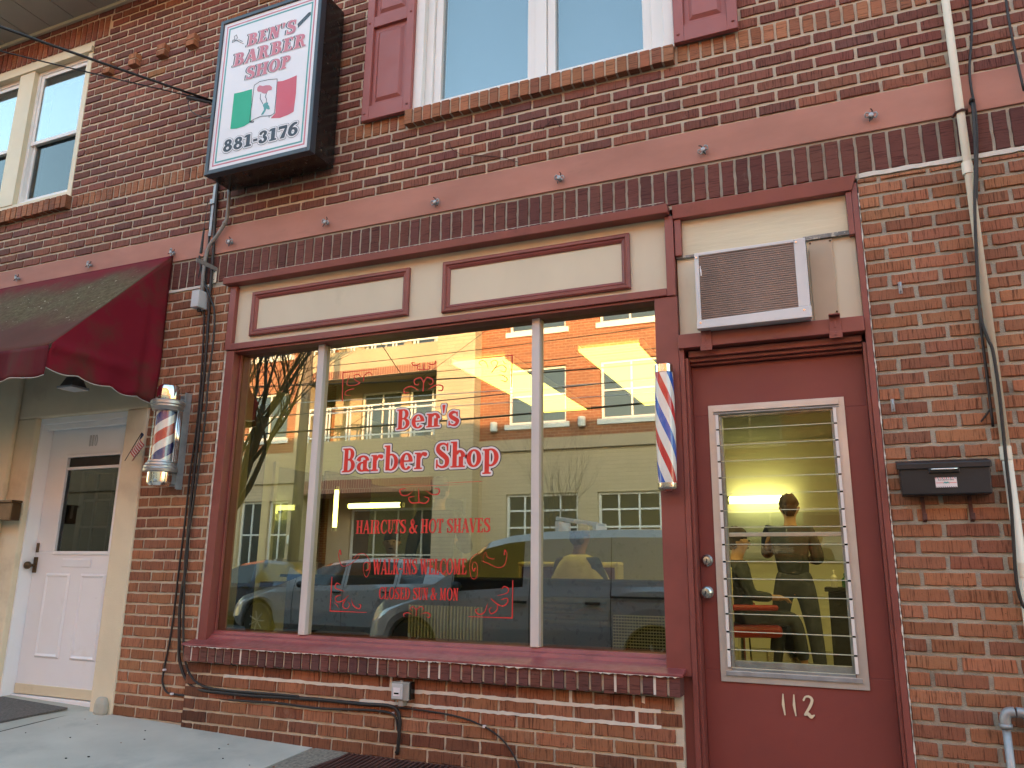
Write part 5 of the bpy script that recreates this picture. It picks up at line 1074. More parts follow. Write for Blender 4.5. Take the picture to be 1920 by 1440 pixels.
# iron grate in the pavement
gt = thing('cellar_grate', 'rusty red iron cellar grate in the pavement under the window', 'grate', (-2.1, -.35, -.02))
mb = MB(); x = -2.655
while x < -1.52: mb.hexa([(x, -.64, gz(x, -.64)-.028), (x+.012, -.64, gz(x, -.64)-.028), (x+.012, -.06, gz(x, 0)-.028), (x, -.06, gz(x, 0)-.028), (x, -.64, gz(x, -.64)+.006), (x+.012, -.64, gz(x, -.64)+.006), (x+.012, -.06, gz(x, 0)+.006), (x, -.06, gz(x, 0)+.006)]); x += .031
mb.build('bars', 'rust', gt, bevel=.0015)
mb = MB(); mb.box(-2.68, -2.66, -.655, -.045, -.10, gz(-2.67, -.3)+.010); mb.box(-1.515, -1.50, -.655, -.045, -.10, gz(-1.5, -.3)+.010); mb.box(-2.66, -1.515, -.655, -.643, -.12, -.052); mb.box(-2.66, -1.515, -.058, -.045, -.10, -.012)
mb.build('frame', 'rust', gt)
rnd2 = random.Random(3)
mb = MB()
for i in range(22):
    x, y = rnd2.uniform(-4.7, -1.6), rnd2.uniform(-.9, -.05)**1; s = rnd2.uniform(.003, .009)
    if -2.7 < x and y > -.66: continue
    mb.ell((x, y, gz(x, y)+s*.3), s, s*.7, s*.5, 6, rnd2.choice([0, 0, 1]))
tag(mb.build('grit', ['darkgap', 'leafdry'], None), 'bits of grit and dry leaf scattered on the pavement', 'litter', kind='stuff')
# ================================================================= inside the shop
rm = thing('shop_room', 'yellow-lit interior of the barber shop seen through the glass', 'room', (-1.8, 3.5, 0))
MB().box(-5.4, .55, .33, 7.4, -.06, 0).build('floor', 'floor_in', rm)
mb = MB(); mb.box(-5.5, -5.4, .33, 7.4, -.06, 2.8); mb.box(.55, .65, .33, 7.4, -.06, 2.8); mb.box(-5.5, .65, 7.4, 7.5, -.06, 2.8); mb.build('room_walls', 'wall_in', rm)
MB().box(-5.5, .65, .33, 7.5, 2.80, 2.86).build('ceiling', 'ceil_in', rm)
mb = MB(); mb.box(-5.4, -3.90, .33, .5, -.06, 2.79); mb.build('side_partition', 'counter', rm)
mb = MB(); mb.box(-5.39, -5.34, 3.2, 4.1, 0, 2.05); mb.build('inner_door', 'wood', rm, bevel=.01)
tro = None
for i, (x0, y0, y1, l) in enumerate(((-3.09, 1.87, 3.00, 'left front'), (-3.09, 3.05, 4.18, 'left rear'), (-1.92, 1.87, 3.00, 'right front'), (-1.92, 3.05, 4.18, 'right rear'), (.02, 1.0, 2.13, 'added out of sight to brighten the room, nearest the door by the right wall'), (.02, 2.6, 3.73, 'added out of sight to brighten the room, halfway along the right wall'), (.02, 4.2, 5.33, 'added out of sight to brighten the room, rearmost by the right wall'))):  # last three panels are unseen, added for more light in the room
    L_ = 'lit yellow ceiling panel in the shop, %s' % l
    if tro is None:
        tro = thing('ceiling_light', L_, 'ceiling light', (x0+.255, (y0+y1)/2, 2.78), 'lit ceiling panels in the barber shop')
        MB().box(x0, x0+.51, y0, y1, 2.752, 2.775).build('diffuser', 'troffer', tro)
        mb = MB(); mb.box(x0-.03, x0-.001, y0-.02, y1+.02, 2.748, 2.80); mb.box(x0+.511, x0+.54, y0-.02, y1+.02, 2.748, 2.80); mb.build('frame', 'white', tro)
    else: dup(tro, (x0+.255, (y0+y1)/2, 2.78), L_)
def tubelamp(name, a, b_, r, label):
    t = thing(name, label, 'lamp', a); d = (Vector(b_)-Vector(a)).normalized()
    MB().tube([Vector(a)+d*.03, Vector(b_)-d*.03], r, 12).build('tube', 'tube', t, smooth=True)
    mb = MB(); mb.tube([a, Vector(a)+d*.03], r*1.2, 10); mb.tube([Vector(b_)-d*.03, b_], r*1.2, 10); mb.build('end_caps', 'steel', t)
p, q = at(632, 912, 1.35), at(628, 996, 1.35); tubelamp('wall_lamp', (p.x, 1.35, p.z), (p.x, 1.35, q.z), .018, 'upright glowing tube lamp seen through the left part of the window')
p, q = at(651, 949, 3.2), at(757, 944, 3.2); tubelamp('wall_lamp', (p.x, 3.2, p.z), (q.x, 3.2, p.z), .028, 'level glowing tube lamp above the lettering seen through the window')
p, q = at(1362, 937, 7.1), at(1489, 936, 7.1); tubelamp('wall_lamp', (p.x, 7.2, p.z), (q.x, 7.2, p.z), .05, 'long glowing tube lamp on the back wall seen through the door')
mb = MB(); mb.box(p.x-.1, p.x+1.5, 7.36, 7.395, 1.15, 1.80, 0); mb.box(p.x-.13, p.x+1.53, 7.375, 7.398, 1.12, 1.83, 1); tag(mb.build('wall_mirror', ['paneglass', 'white'], None, loc=(p.x, 7.38, 1.2)), 'wide mirror on the back wall of the shop below the tube lamp', 'mirror')
mb = MB(); mb.box(-3.72, -.90, .62, .66, 0, .925); mb.box(-3.72, -.90, .54, .70, .925, .945); tag(mb.build('window_counter', 'counter', None, bevel=.004, loc=(-2.3, .62, 0)), 'dark waist-high counter behind the shop window', 'counter')
x0, x1 = at(1149, 1180, .45).x, at(1262, 1180, .45).x; z0, z1_ = .35, at(1200, 1156, .45).z
mb = MB(); mb.box(x0, x1, .46, .47, z0, z1_, 1); z = z0
while z < z1_: mb.box(x0, x1, .45, .459, z, z+.006, 0); z += .0165
x = x0
while x < x1: mb.box(x, x+.003, .447, .4495, z0, z1_, 0); x += .0165
tag(mb.build('radiator_cover', ['cape', 'counter'], None, loc=(x0, .45, .3)), 'pale gridded radiator cover low behind the right window pane', 'radiator cover')
x0, x1 = at(765, 1170, .45).x, at(905, 1170, .45).x; z1_ = at(830, 1136, .45).z; mb = MB(); mb.box(x0, x1, .465, .475, .35, z1_, 1); x = x0
while x < x1: mb.box(x, x+.010, .45, .464, .35, z1_, 0); x += .023
tag(mb.build('radiator', ['cape', 'counter'], None, loc=(x0, .45, .3)), 'ribbed radiator low behind the middle window pane', 'radiator')
x0, x1 = at(1013, 1125, .42).x, at(1146, 1125, .42).x; z = at(1080, 1172, .42).z; dz = (at(1080, 1122, .42).z-z)/5
st_ = None
for i in range(5):
    l_ = ['dark folded floor mat at the bottom of the pile behind the window', 'dark folded floor mat second from the bottom of the pile', 'dark folded floor mat in the middle of the pile', 'dark folded floor mat second from the top of the pile', 'dark folded floor mat on top of the pile behind the window'][i]
    if st_ is None:
        mb = MB(); prof = []; n = 12
        for k in range(n+1): a = math.pi*k/n; prof.append((.38-.02-.03*math.sin(a), z+dz*(.5-.5*math.cos(a))))
        vs = [(x0, y, zz) for y, zz in prof]+[(x1, y, zz) for y, zz in prof]; q = n+1
        vs += [(x0, .58, z), (x1, .58, z), (x0, .58, z+dz), (x1, .58, z+dz)]; mb.add(vs, [(k, q+k, q+k+1, k+1) for k in range(n)]+[(0, 2*q, 2*q+1, q), (n, q+n, 2*q+3, 2*q+2), tuple(range(n, -1, -1))+(2*q, 2*q+2), tuple(q+k for k in range(n+1))+(2*q+3, 2*q+1)])
        st_ = tag(mb.build('floor_mat', 'mat', None, smooth=False, loc=(x0, .4, z)), l_, 'mat', 'pile of dark mats behind the window')
    else: c = dup(st_, (x0+rnd.uniform(-.006, .006), .4+rnd.uniform(-.01, .01), z+dz*i), l_)
# ---- people
def skin(name, V_, E_, m, parent, root=0, sub=2):
    me = bpy.data.meshes.new(name); off = Vector(WL[parent.name])*0
    me.from_pydata([v[0] for v in V_], E_, []); me.materials.append(M[m]); o = bpy.data.objects.new(name, me); C.objects.link(o); o.parent = parent; WL[o.name] = WL[parent.name]
    md = o.modifiers.new('skin', 'SKIN'); md.use_smooth_shade = True
    for i, v in enumerate(V_): r = v[1]; me.skin_vertices[0].data[i].radius = r if isinstance(r, tuple) else (r, r); me.skin_vertices[0].data[i].use_root = (i == root)
    s = o.modifiers.new('sub', 'SUBSURF'); s.levels = sub; s.render_levels = sub; return o
def person(label, loc, rz, J, top='cloth_black', legs='cloth_blue', hairm='hair', hide_legs=False, long_hair=False):
    """J: joints in the person's own space (faces -y)"""
    t = thing('person', label, 'person', loc); V3 = Vector
    V_ = [(J['pelvis'], (.12, .085)), (J['waist'], (.10, .07)), (J['chest'], (.13, .085)), (J['neck0'], (.065, .06)), (J['neck1'], (.052, .055)), (J['jaw'], (.062, .078)), (J['head'], (.076, .095)), (J['crown'], (.055, .07))]
    E_ = [(i, i+1) for i in range(7)]; top_v = [(V_[i][0], tuple(a+.045 for a in V_[i][1])) for i in range(3)]+[(J['neck0'], (.085, .08))]; top_e = [(0, 1), (1, 2), (2, 3)]; leg_v = [(J['pelvis'], (.165, .125)), (J['waist'], (.14, .105))]; leg_e = [(0, 1)]
    for s, sx in (('l', -1), ('r', 1)):
        b0 = len(V_); sh, el, wr = J['sh'+s], J['el'+s], J['wr'+s]
        V_ += [(sh, .042), (el, .036), (wr, .028)]; E_ += [(2, b0), (b0, b0+1), (b0+1, b0+2)]
        d = (V3(wr)-V3(el)).normalized(); side = d.cross(V3((0, 0, 1))); side = side.normalized() if side.length > .1 else V3((1, 0, 0)); cu = side.cross(d)
        pm_ = V3(wr)+d*.055; k = len(V_); V_.append((tuple(pm_), (.036, .018))); E_.append((b0+2, k))
        for f, (off, ln) in enumerate(((-.030, .068), (-.010, .080), (.010, .074), (.028, .058))):
            k1 = len(V_); base = pm_+side*off+d*.03; V_ += [(tuple(base), .010), (tuple(base+d*ln*.5+cu*-.012), .009), (tuple(base+d*ln*.85-cu*.035), .0075)]; E_ += [(k, k1), (k1, k1+1), (k1+1, k1+2)]
        k1 = len(V_); tb_ = pm_-side*.036*sx-d*.02; V_ += [(tuple(tb_), .011), (tuple(tb_-side*.02*sx+d*.035), .010), (tuple(tb_-side*.018*sx+d*.065), .008)]; E_ += [(k, k1), (k1, k1+1), (k1+1, k1+2)]
        a0 = len(top_v); top_v += [(sh, .078), (el, .060), (tuple(V3(el).lerp(V3(wr), .85)), .042)]; top_e += [(2, a0), (a0, a0+1), (a0+1, a0+2)]
        h, kn, an_, to = J['hip'+s], J['kn'+s], J['an'+s], J['to'+s]; b0 = len(V_)
        V_ += [(h, .085), (kn, .056), (an_, .038), (to, (.036, .026))]; E_ += [(0, b0), (b0, b0+1), (b0+1, b0+2), (b0+2, b0+3)]
        a0 = len(leg_v); leg_v += [(h, .105), (kn, .075), (tuple(V3(kn).lerp(V3(an_), .92)), .060)]; leg_e += [(0, a0), (a0, a0+1), (a0+1, a0+2)]
        skin('shoe', [((an_[0], an_[1], an_[2]-.01), .050), (tuple(V3(an_).lerp(V3(to), .5)), (.046, .040)), (to, (.044, .032))], [(0, 1), (1, 2)], 'cloth_black', t)
    hd = V3(J['head']); fw = (V3(J['nose'])-hd).normalized(); rt_ = fw.cross(V3((0, 0, 1))).normalized()
    b0 = len(V_); V_ += [(tuple(hd+fw*.085-V3((0, 0, .012))), .016), (tuple(hd+fw*.112-V3((0, 0, .03))), .012)]; E_ += [(6, b0), (b0, b0+1)]
    for s in (-1, 1): b0 = len(V_); V_ += [(tuple(hd+rt_*.080*s-V3((0, 0, .015))), .014), (tuple(hd+rt_*.092*s-fw*.012+V3((0, 0, .008))), .016)]; E_ += [(6, b0), (b0, b0+1)]
    skin('body', V_, E_, 'skin', t); skin('shirt', top_v, top_e, top, t); skin('trousers', leg_v, leg_e, legs, t)
    mb = MB(); mb.ell(tuple(hd-fw*.022+V3((0, 0, .045))), .090, .100, .088, 18); mb.ell(tuple(hd-fw*.055-V3((0, 0, .01))), .072, .062, .085 if not long_hair else .15, 14)
    for v in range(len(mb.v)): x, y, z = mb.v[v]; mb.v[v] = (x+.006*math.sin(z*150+x*90), y+.006*math.sin(x*170), z+.006*math.sin(y*140+x*60))
    for i in range(len(mb.v)): mb.v[i] = tuple(Vector(mb.v[i])+Vector(WL[t.name]))
    o = mb.build('hair', hairm, t, smooth=True)
    mb = MB()
    for s in (-1, 1): c = hd+fw*.088+rt_*.032*s+V3((0, 0, .005)); mb.ell(tuple(c), .011, .011, .008, 10)
    c = hd+fw*.082-V3((0, 0, .062)); mb.ell(tuple(c), .024, .012, .006, 10)
    for i in range(len(mb.v)): mb.v[i] = tuple(Vector(mb.v[i])+Vector(WL[t.name]))
    mb.build('face', 'hair', t, smooth=True)
    t.rotation_euler = (0, 0, rz); return t
def stand(h=1.75, **k):
    s = h/1.75; J = dict(pelvis=(0, 0, .95), waist=(0, .0, 1.10), chest=(0, .01, 1.30), neck0=(0, .01, 1.46), neck1=(0, 0, 1.52), jaw=(0, -.015, 1.58), head=(0, -.01, 1.645), crown=(0, .01, 1.69), nose=(0, -.2, 1.62),
             shl=(-.175, .01, 1.40), shr=(.175, .01, 1.40), ell=(-.24, .03, 1.12), elr=(.24, .03, 1.12), wrl=(-.26, -.05, .88), wrr=(.26, -.05, .88),
             hipl=(-.10, 0, .88), hipr=(.10, 0, .88), knl=(-.12, -.02, .50), knr=(.12, -.02, .50), anl=(-.14, .02, .08), anr=(.14, .02, .08), tol=(-.16, -.13, .03), tor=(.16, -.13, .03))
    J.update(k); return {a: tuple(c*s for c in b_) for a, b_ in J.items()}
def sit(**k):
    J = dict(pelvis=(0, 0, .56), waist=(0, .03, .72), chest=(0, .05, .92), neck0=(0, .04, 1.07), neck1=(0, .02, 1.13), jaw=(0, .0, 1.19), head=(0, .0, 1.255), crown=(0, .02, 1.30), nose=(0, -.2, 1.24),
             shl=(-.17, .05, 1.01), shr=(.17, .05, 1.01), ell=(-.25, .0, .76), elr=(.25, .0, .76), wrl=(-.22, -.24, .74), wrr=(.22, -.24, .74),
             hipl=(-.10, -.02, .54), hipr=(.10, -.02, .54), knl=(-.13, -.44, .56), knr=(.13, -.44, .56), anl=(-.13, -.50, .14), anr=(.13, -.50, .14), tol=(-.13, -.66, .12), tor=(.13, -.66, .12))
    J.update(k); return J
p = at(1490, 1100, 3.9)
person('person in dark shirt and dark trousers standing with back turned, seen through the door glass', (p.x, 3.9, 0), math.pi, stand(1.70, ell=(.24, -.14, 1.16) if 0 else (-.24, .02, 1.14), elr=(.26, -.16, 1.20), wrr=(.20, -.40, 1.26), wrl=(-.14, -.30, 1.16), knl=(-.15, -.01, .50), knr=(.17, -.02, .50), anl=(-.19, .02, .08), anr=(.23, .02, .08), tol=(-.21, -.13, .03), tor=(.25, -.13, .03)))
def barber_chair(loc, rz, label, red='vinyl_red', first=[None]):
    t = thing('barber_chair', label, 'barber chair', loc, 'barber chairs'); o_ = Vector(loc)
    def B(name, m, bx, bv=.02):
        mb = MB()
        for b_ in bx: mb.box(o_.x+b_[0], o_.x+b_[1], o_.y+b_[2], o_.y+b_[3], o_.z+b_[4], o_.z+b_[5])
        return mb.build(name, m, t, bevel=bv)
    B('seat', red, [(-.26, .26, -.28, .22, .42, .53)], .04); B('backrest', red, [(-.25, .25, .17, .27, .53, 1.02)], .045); B('armrest', red, [(-.34, -.27, -.22, .20, .66, .71)]); B('armrest', red, [(.27, .34, -.22, .20, .66, .71)])
    B('back_edge', 'cape', [(-.265, -.225, .16, .28, .55, 1.02), (.225, .265, .16, .28, .55, 1.02), (-.265, .265, .16, .28, 1.0, 1.045)], .02)
    mb = MB(); mb.lathe([(.30, 0), (.29, .03), (.07, .06), (.055, .42)], loc, 28); mb.build('pedestal', 'chrome', t); B('footrest', 'steel', [(-.16, .16, -.62, -.50, .10, .13), (-.02, .02, -.50, -.2, .12, .30)], .008)
    t.rotation_euler = (0, 0, rz); return t
p = at(1090, 1040, 2.5)
barber_chair((p.x, 2.5, .02), R(-12), 'maroon barber chair with cream edging behind the right window pane', 'maroon')
cu = person('person with short grey hair sitting under a cream cape in the barber chair', (p.x, 2.48, .03), R(168), sit(), hairm='hair_grey')
def cape(t, h0=1.09, h1=.50):
    mb = MB(); n = 64; k = 14; vs = []; o_ = Vector(WL[t.name])
    for i in range(k+1):
        u = i/k; r = .075+(.36-.075)*(u**.55); z = h0-(h0-h1)*u**1.25
        for j in range(n):
            a = 2*math.pi*j/n; w_ = 1+.07*u*math.sin(a*7+u*3)+.04*u*math.sin(a*13)
            sx = 1.0; sy_ = .80+.5*u*(1 if math.sin(a) < 0 else -.2)
            vs.append(o_+Vector((math.cos(a)*r*w_*sx, .035+math.sin(a)*r*w_*sy_*.85, z+.012*math.sin(a*5+u*9)*u)))
    mb.add(vs, [(i*n+j, i*n+(j+1) % n, (i+1)*n+(j+1) % n, (i+1)*n+j) for i in range(k) for j in range(n)]); o = mb.build('cape', 'cape', t, smooth=True); o.modifiers.new('solid', 'SOLIDIFY').thickness = .006
cape(cu)
p = at(1388, 1060, 3.75)
barber_chair((p.x, 3.75, 0), R(115), 'red barber chair seen through the left side of the door glass')
person('person in a dark cape sitting in the red barber chair', (p.x, 3.75, .03), R(115), sit(), top='cloth_black')
p = at(1000, 1060, 2.7)
barber_chair((p.x, 2.7, .02), R(-8), 'maroon barber chair half hidden by the right window post', 'maroon')
p = at(822, 1000, 2.5); person('person in black clothes standing behind the lettering of the window', (p.x, 2.5, 0), R(200), stand(1.82, wrl=(-.12, -.34, 1.2), ell=(-.26, -.1, 1.12)), legs='cloth_black')
p = at(735, 1010, 3.0); person('person with dark hair in a dark shirt sitting at the left of the shop', (p.x, 3.0, .0), R(25), sit())
mb = MB(); mb.box(p.x-.22, p.x+.22, 2.85, 3.30, .40, .46); mb.box(p.x-.22, p.x+.22, 3.26, 3.30, .46, .98)
for a in (-.2, .17):
    for b_ in (2.87, 3.25): mb.box(p.x+a, p.x+a+.03, b_, b_+.03, 0, .40)
tag(mb.build('waiting_chair', 'wood', None, bevel=.005, loc=(p.x, 3.05, 0)), 'plain dark waiting chair at the left of the shop', 'chair')
# work shelf with bottles along the right and back
sh = thing('work_shelf', 'dark work shelf with small bottles right of the standing person', 'shelf', (.2, 4.6, 0)); mb = MB(); mb.box(-.25, .52, 4.3, 4.8, .82, .86); mb.box(-.22, .50, 4.34, 4.78, 0, .82); mb.build('cabinet', 'counter', sh, bevel=.006)
for i, (x, m_, h) in enumerate(((-.16, 'white', .16), (-.06, 'green', .13), (.03, 'white', .20), (.12, 'tan', .12), (.2, 'white', .17))):
    mb = MB(); mb.lathe([(.030, .86), (.032, .86+h*.6), (.012, .86+h*.75), (.012, .86+h), (.005, .86+h+.005)], (x, 4.42, 0), 16); tag(mb.build('bottle', m_, None, smooth=False, loc=(x, 4.42, .86)), ['white bottle at the left end of the work shelf', 'green bottle second on the work shelf', 'tallest white bottle on the work shelf', 'tan bottle on the work shelf', 'white bottle at the right end of the work shelf'][i], 'bottle', 'bottles on the work shelf')
ld = thing('work_shelf', 'long low shelf with mirror frame along the left wall of the shop', 'shelf', (-4.0, 4, 0)); MB().box(-5.39, -5.0, 2.3, 6.8, .80, .85).build('board', 'wood', ld); mb = MB(); mb.box(-5.395, -5.38, 2.4, 6.7, 1.05, 2.0); mb.build('mirror', 'paneglass', ld); mb = MB()
for y in (2.35, 3.8, 5.2, 6.7): mb.box(-5.395, -5.36, y, y+.05, 1.0, 2.05)
mb.build('mirror_frame', 'white', ld)
# ================================================================= across the street, seen in the glass
ob = thing('apartment_building', 'large apartment block of red brick over pale blockwork with balconies, mirrored in the shop window', 'building', (-8, -17, -.22))
def wall(name, m, x0, x1, z0, z1, yf, depth, holes=(), lab=None):
    mb = MB(); solid(mb, x0, x1, z0, z1, yf-depth, yf, list(holes), 0); return mb.build(name, m, ob, label=lab)
Yb = -16.6; HT = 11.5
gw = [(-9.06, -6.87, 1.2, 3.1), (-6.29, -4.0, 1.2, 3.1), (-3.3, -1.1, 1.2, 3.1), (.5, 2.7, 1.2, 3.1)]
uw = [(-9.02, -7.2, 5.15, 6.85), (-6.16, -4.4, 5.15, 6.85), (-3.1, -1.4, 5.15, 6.85), (.4, 2.1, 5.15, 6.85), (-9.02, -7.2, 8.0, 9.7), (-6.16, -4.4, 8.0, 9.7), (-3.1, -1.4, 8.0, 9.7), (.4, 2.1, 8.0, 9.7)]
wall('lower_wall', 'ob_block', -9.95, 14, -.22, 4.35, Yb, .5, gw); wall('upper_wall', 'ob_brick', -9.95, 14, 4.68, HT, Yb, .5, uw); wall('cornice', 'ob_cream', -9.95, 14, 4.35, 4.68, Yb+.10, .6)
def obwin(x0, x1, z0, z1, nx, nz, y, sill=True):
    mb = MB(); frame(mb, x0, x1, z0, z1, y-.2, y-.10, .07)
    for i in range(1, nx): x = x0+(x1-x0)*i/nx; mb.box(x-.025, x+.025, y-.19, y-.11, z0+.07, z1-.07)
    for i in range(1, nz): z = z0+(z1-z0)*i/nz; mb.box(x0+.07, x1-.07, y-.188, y-.112, z-.025, z+.025)
    if sill: mb.box(x0-.1, x1+.1, y-.1, y+.05, z0-.16, z0-.002)
    w_ = mb.build('window', 'ob_frame', ob); MB().box(x0+.05, x1-.05, y-.17, y-.15, z0+.05, z1-.05).build('pane', 'ob_glass', w_)
for h in gw: obwin(*h, 4, 4, Yb, False)
for h in uw: obwin(*h, 2, 2, Yb)
wall('pier', 'ob_block', -11.25, -9.951, -.22, HT, Yb+.45, 1.2)
bw = [(-15.2, -13.6, 4.95, 6.9), (-13.3, -11.6, 4.95, 6.9), (-15.2, -13.6, 7.95, 9.8), (-13.3, -11.6, 7.95, 9.8)]
wall('recess_wall', 'ob_cream', -16.3, -11.251, -.22, HT, Yb-1.4, .4, bw+[(-15.4, -11.8, -.1, 2.9)])
for h in bw: obwin(*h, 2, 1, Yb-1.4, False)
obwin(-15.4, -11.8, -.1, 2.9, 4, 2, Yb-1.4, False)
for z0, z1_ in ((3.67, 4.93), (7.25, 7.9)):
    wall('balcony_slab', 'ob_block' if z0 < 5 else 'ob_cream', -16.3, -11.251, z0, z1_, Yb+.35, 1.7)
wall('soldier_band', 'ob_soldier', -16.3, -11.251, 3.25, 3.669, Yb+.36, 1.6); wall('soldier_band', 'ob_soldier', -16.3, -11.251, 6.98, 7.249, Yb+.36, .3)
for z in (4.93, 7.9):
    mb = MB(); y = Yb+.25
    for h_ in (1.08, .92, .12): mb.box(-16.3, -11.26, y, y+.05, z+h_, z+h_+.05)
    for i in range(7): x = -16.2+i*.8; mb.box(x, x+.05, y+.005, y+.045, z, z+1.08); mb.box(x+.12, x+.17, y+.005, y+.045, z, z+1.08)
    mb.build('railing', 'ob_frame', ob)
lw_ = [(-18.9, -18.0, .9, 3.1), (-17.7, -16.9, .9, 3.1), (-22, -20.4, .9, 3.1), (-18.9, -17.2, 5.2, 6.8), (-18.9, -17.2, 8.1, 9.7), (-22.4, -20.8, 5.2, 6.8), (-22.4, -20.8, 8.1, 9.7)]
wall('lower_wall', 'ob_block', -30, -16.301, -.22, 3.67, Yb, .5, lw_); wall('upper_wall', 'ob_brick', -30, -16.8, 4.68, HT, Yb, .5, lw_); wall('cornice', 'ob_cream', -30, -16.301, 3.67, 4.68, Yb+.08, .58); wall('pier', 'ob_cream', -16.8, -16.301, 4.68, HT, Yb+.08, .8)
for h in lw_: obwin(*h, 2, 2, Yb)
mb = MB(); mb.box(-30, 14, -30, Yb-2, -.2, HT-.1); mb.build('rear_block', 'ob_brick', ob)
MB().box(-30.3, 14.3, -30, Yb+.5, HT, HT+.3).build('roof', 'ob_cream', ob)
wl_ = None
for i, (x, z, y, l) in enumerate(((-9.43, 4.95, Yb, 'small white drum lamp beside the pier of the apartment block'), (-6.69, 4.95, Yb, 'small white drum lamp between the brick windows of the apartment block'), (-16.6, 1.7, Yb, 'white tube lamp on the blockwork by the dark entrance'))):
    if wl_ is None:
        wl_ = thing('wall_light', l, 'lamp', (x, y, z), 'wall lamps on the apartment block'); mb = MB(); mb.lathe([(.10, 0), (.11, .02), (.11, .26), (.09, .28)], (x, y+.14, z), 20); mb.build('shade', 'ob_frame', wl_); mb = MB(); mb.box(x-.04, x+.04, y, y+.05, z+.08, z+.2); mb.build('wall_plate', 'ob_frame', wl_)
    else: dup(wl_, (x, y, z), l)
# vehicles
def car(name, label, cat, x0, yc, zst, paint, prof, wheels, hw, belt, glass, rwk=.78, extra=None):
    """prof: top outline (x, z) from the nose back; belt: (x, z); wheels: (x, r); glass: side window x ranges"""
    t = thing(name, label, cat, (x0, yc, zst)); L = prof[-1][0]; N = int(L/.04); px_, pz_ = zip(*prof); bx_, bz_ = zip(*belt)
    def sec(x):
        top = float(np.interp(x, px_, pz_)); bl = min(float(np.interp(x, bx_, bz_)), top-.015); e_ = min(x, L-x); tap = 1-.20*max(0, 1-e_/.42)**2.2
        zb = .20+.10*max(0, 1-e_/.3); arch = False
        for wx, wr in wheels:
            r = wr+.055
            if abs(x-wx) < r: zb = max(zb, wr+math.sqrt(r*r-(x-wx)**2)); arch = True
        w_ = hw*tap; cab = max(0, min(1, (top-bl)/.35)); rw = w_*(1-(1-rwk)*cab)
        zm = zb+(bl-zb)*.45
        return [(0, zb), (w_*.90, zb), (w_*.97, zb+(.02 if arch else .10)), (w_*1.0, zm), (w_*.985, bl-(bl-zb)*.12), (w_*.955, bl), (w_*.955+(rw-w_*.955)*.88, bl+(top-bl)*.82), (rw*.88, top-.025*cab-.004), (0, top+.012)]
    S = [sec(L*i/N) for i in range(N+1)]; body, win, ws_, lamp = MB(), MB(), MB(), MB()
    xs_ = [L*i/N for i in range(N+1)]; roof0 = glass['ws'][1]
    for sgn in (1, -1):
        for i in range(N):
            for k in range(8):
                q = [(x0+xs_[i], yc+sgn*S[i][k][0], zst+S[i][k][1]), (x0+xs_[i+1], yc+sgn*S[i+1][k][0], zst+S[i+1][k][1]), (x0+xs_[i+1], yc+sgn*S[i+1][k+1][0], zst+S[i+1][k+1][1]), (x0+xs_[i], yc+sgn*S[i][k+1][0], zst+S[i][k+1][1])]
                if sgn < 0: q = q[::-1]
                xm = (xs_[i]+xs_[i+1])/2; tgt = body
                if k == 5 and any(a < xm < b_ for a, b_ in glass['side']): tgt = win
                if k in (6, 7) and (glass['ws'][0] < xm < glass['ws'][1] or glass['rw'][0] < xm < glass['rw'][1]): tgt = ws_
                if k == 4 and glass['lamp'][0] < xm < glass['lamp'][1]: tgt = lamp
                if k == 3 and glass['lamp'][0] < xm < glass['lamp'][1]*.8: tgt = lamp
                tgt.poly(q)
    for i, rev in ((0, 0), (N, 1)):
        q = [(x0+xs_[i], yc+s[0], zst+s[1]) for s in S[i]]+[(x0+xs_[i], yc-s[0], zst+s[1]) for s in S[i][::-1]]; body.poly(q[::-1] if rev else q)
    b_ = body.build('body', paint, t, smooth=True); smooth_angle(b_, 28); smooth_angle(win.build('side_window', 'carglass', t), 30); smooth_angle(ws_.build('windscreen', 'carglass', t), 30)
    if lamp.v: smooth_angle(lamp.build('headlight', 'lampglass', t), 30)
    mb = MB()
    for wx, wr in wheels: mb.box(x0+wx-wr-.06, x0+wx+wr+.06, yc-hw*.86, yc+hw*.86, zst+.25, zst+2*wr+.05)
    mb.build('wheel_well', 'plastic', t)
    for wx, wr in wheels:
        for sgn in (1, -1):
            y = yc+sgn*(hw-.13); mb = MB(); mb.lathe([(wr*.62, -.10), (wr*.93, -.11), (wr, -.08), (wr, .08), (wr*.93, .11), (wr*.62, .10)], (x0+wx, y, zst+wr), 32, 0, 'y'); wl = mb.build('wheel', 'tyre', t)
            mb = MB(); mb.lathe([(wr*.60, .07), (wr*.60, .098), (wr*.54, .100), (wr*.52, .07)], (x0+wx, y, zst+wr), 28, 0, 'y') if sgn > 0 else mb.lathe([(wr*.60, -.07), (wr*.60, -.098), (wr*.54, -.10), (wr*.52, -.07)], (x0+wx, y, zst+wr), 28, 0, 'y')
            for s_ in range(7): a = 2*math.pi*s_/7; mb.beam((x0+wx, y+sgn*.092, zst+wr), (x0+wx+math.cos(a)*wr*.55, y+sgn*.092, zst+wr+math.sin(a)*wr*.55), .035, .02)
            mb.build('rim', 'galv', wl)
    for dx in glass['doors']:      # door gaps
        mb = MB()
        for sgn in (1,):
            s = sec(dx); mb.tube([(x0+dx, yc+sgn*(p_[0]+.001), zst+p_[1]) for p_ in s[2:7]], .005, 6)
        mb.build('door_gap', 'plastic', t)
    for dx, dz in glass['handles']:
        s = sec(dx); y = yc+s[3][0]; mb = MB(); mb.box(x0+dx-.09, x0+dx+.09, y-.01, y+.03, zst+dz, zst+dz+.03); mb.build('door_handle', 'plastic', t, bevel=.006)
    mx, mz = glass['mirror']; s = sec(mx); mb = MB(); mb.ell((x0+mx, yc+s[5][0]+.08, zst+mz), .06, .10, .065, 14); mb.build('wing_mirror', 'plastic', t, smooth=True)
    return t
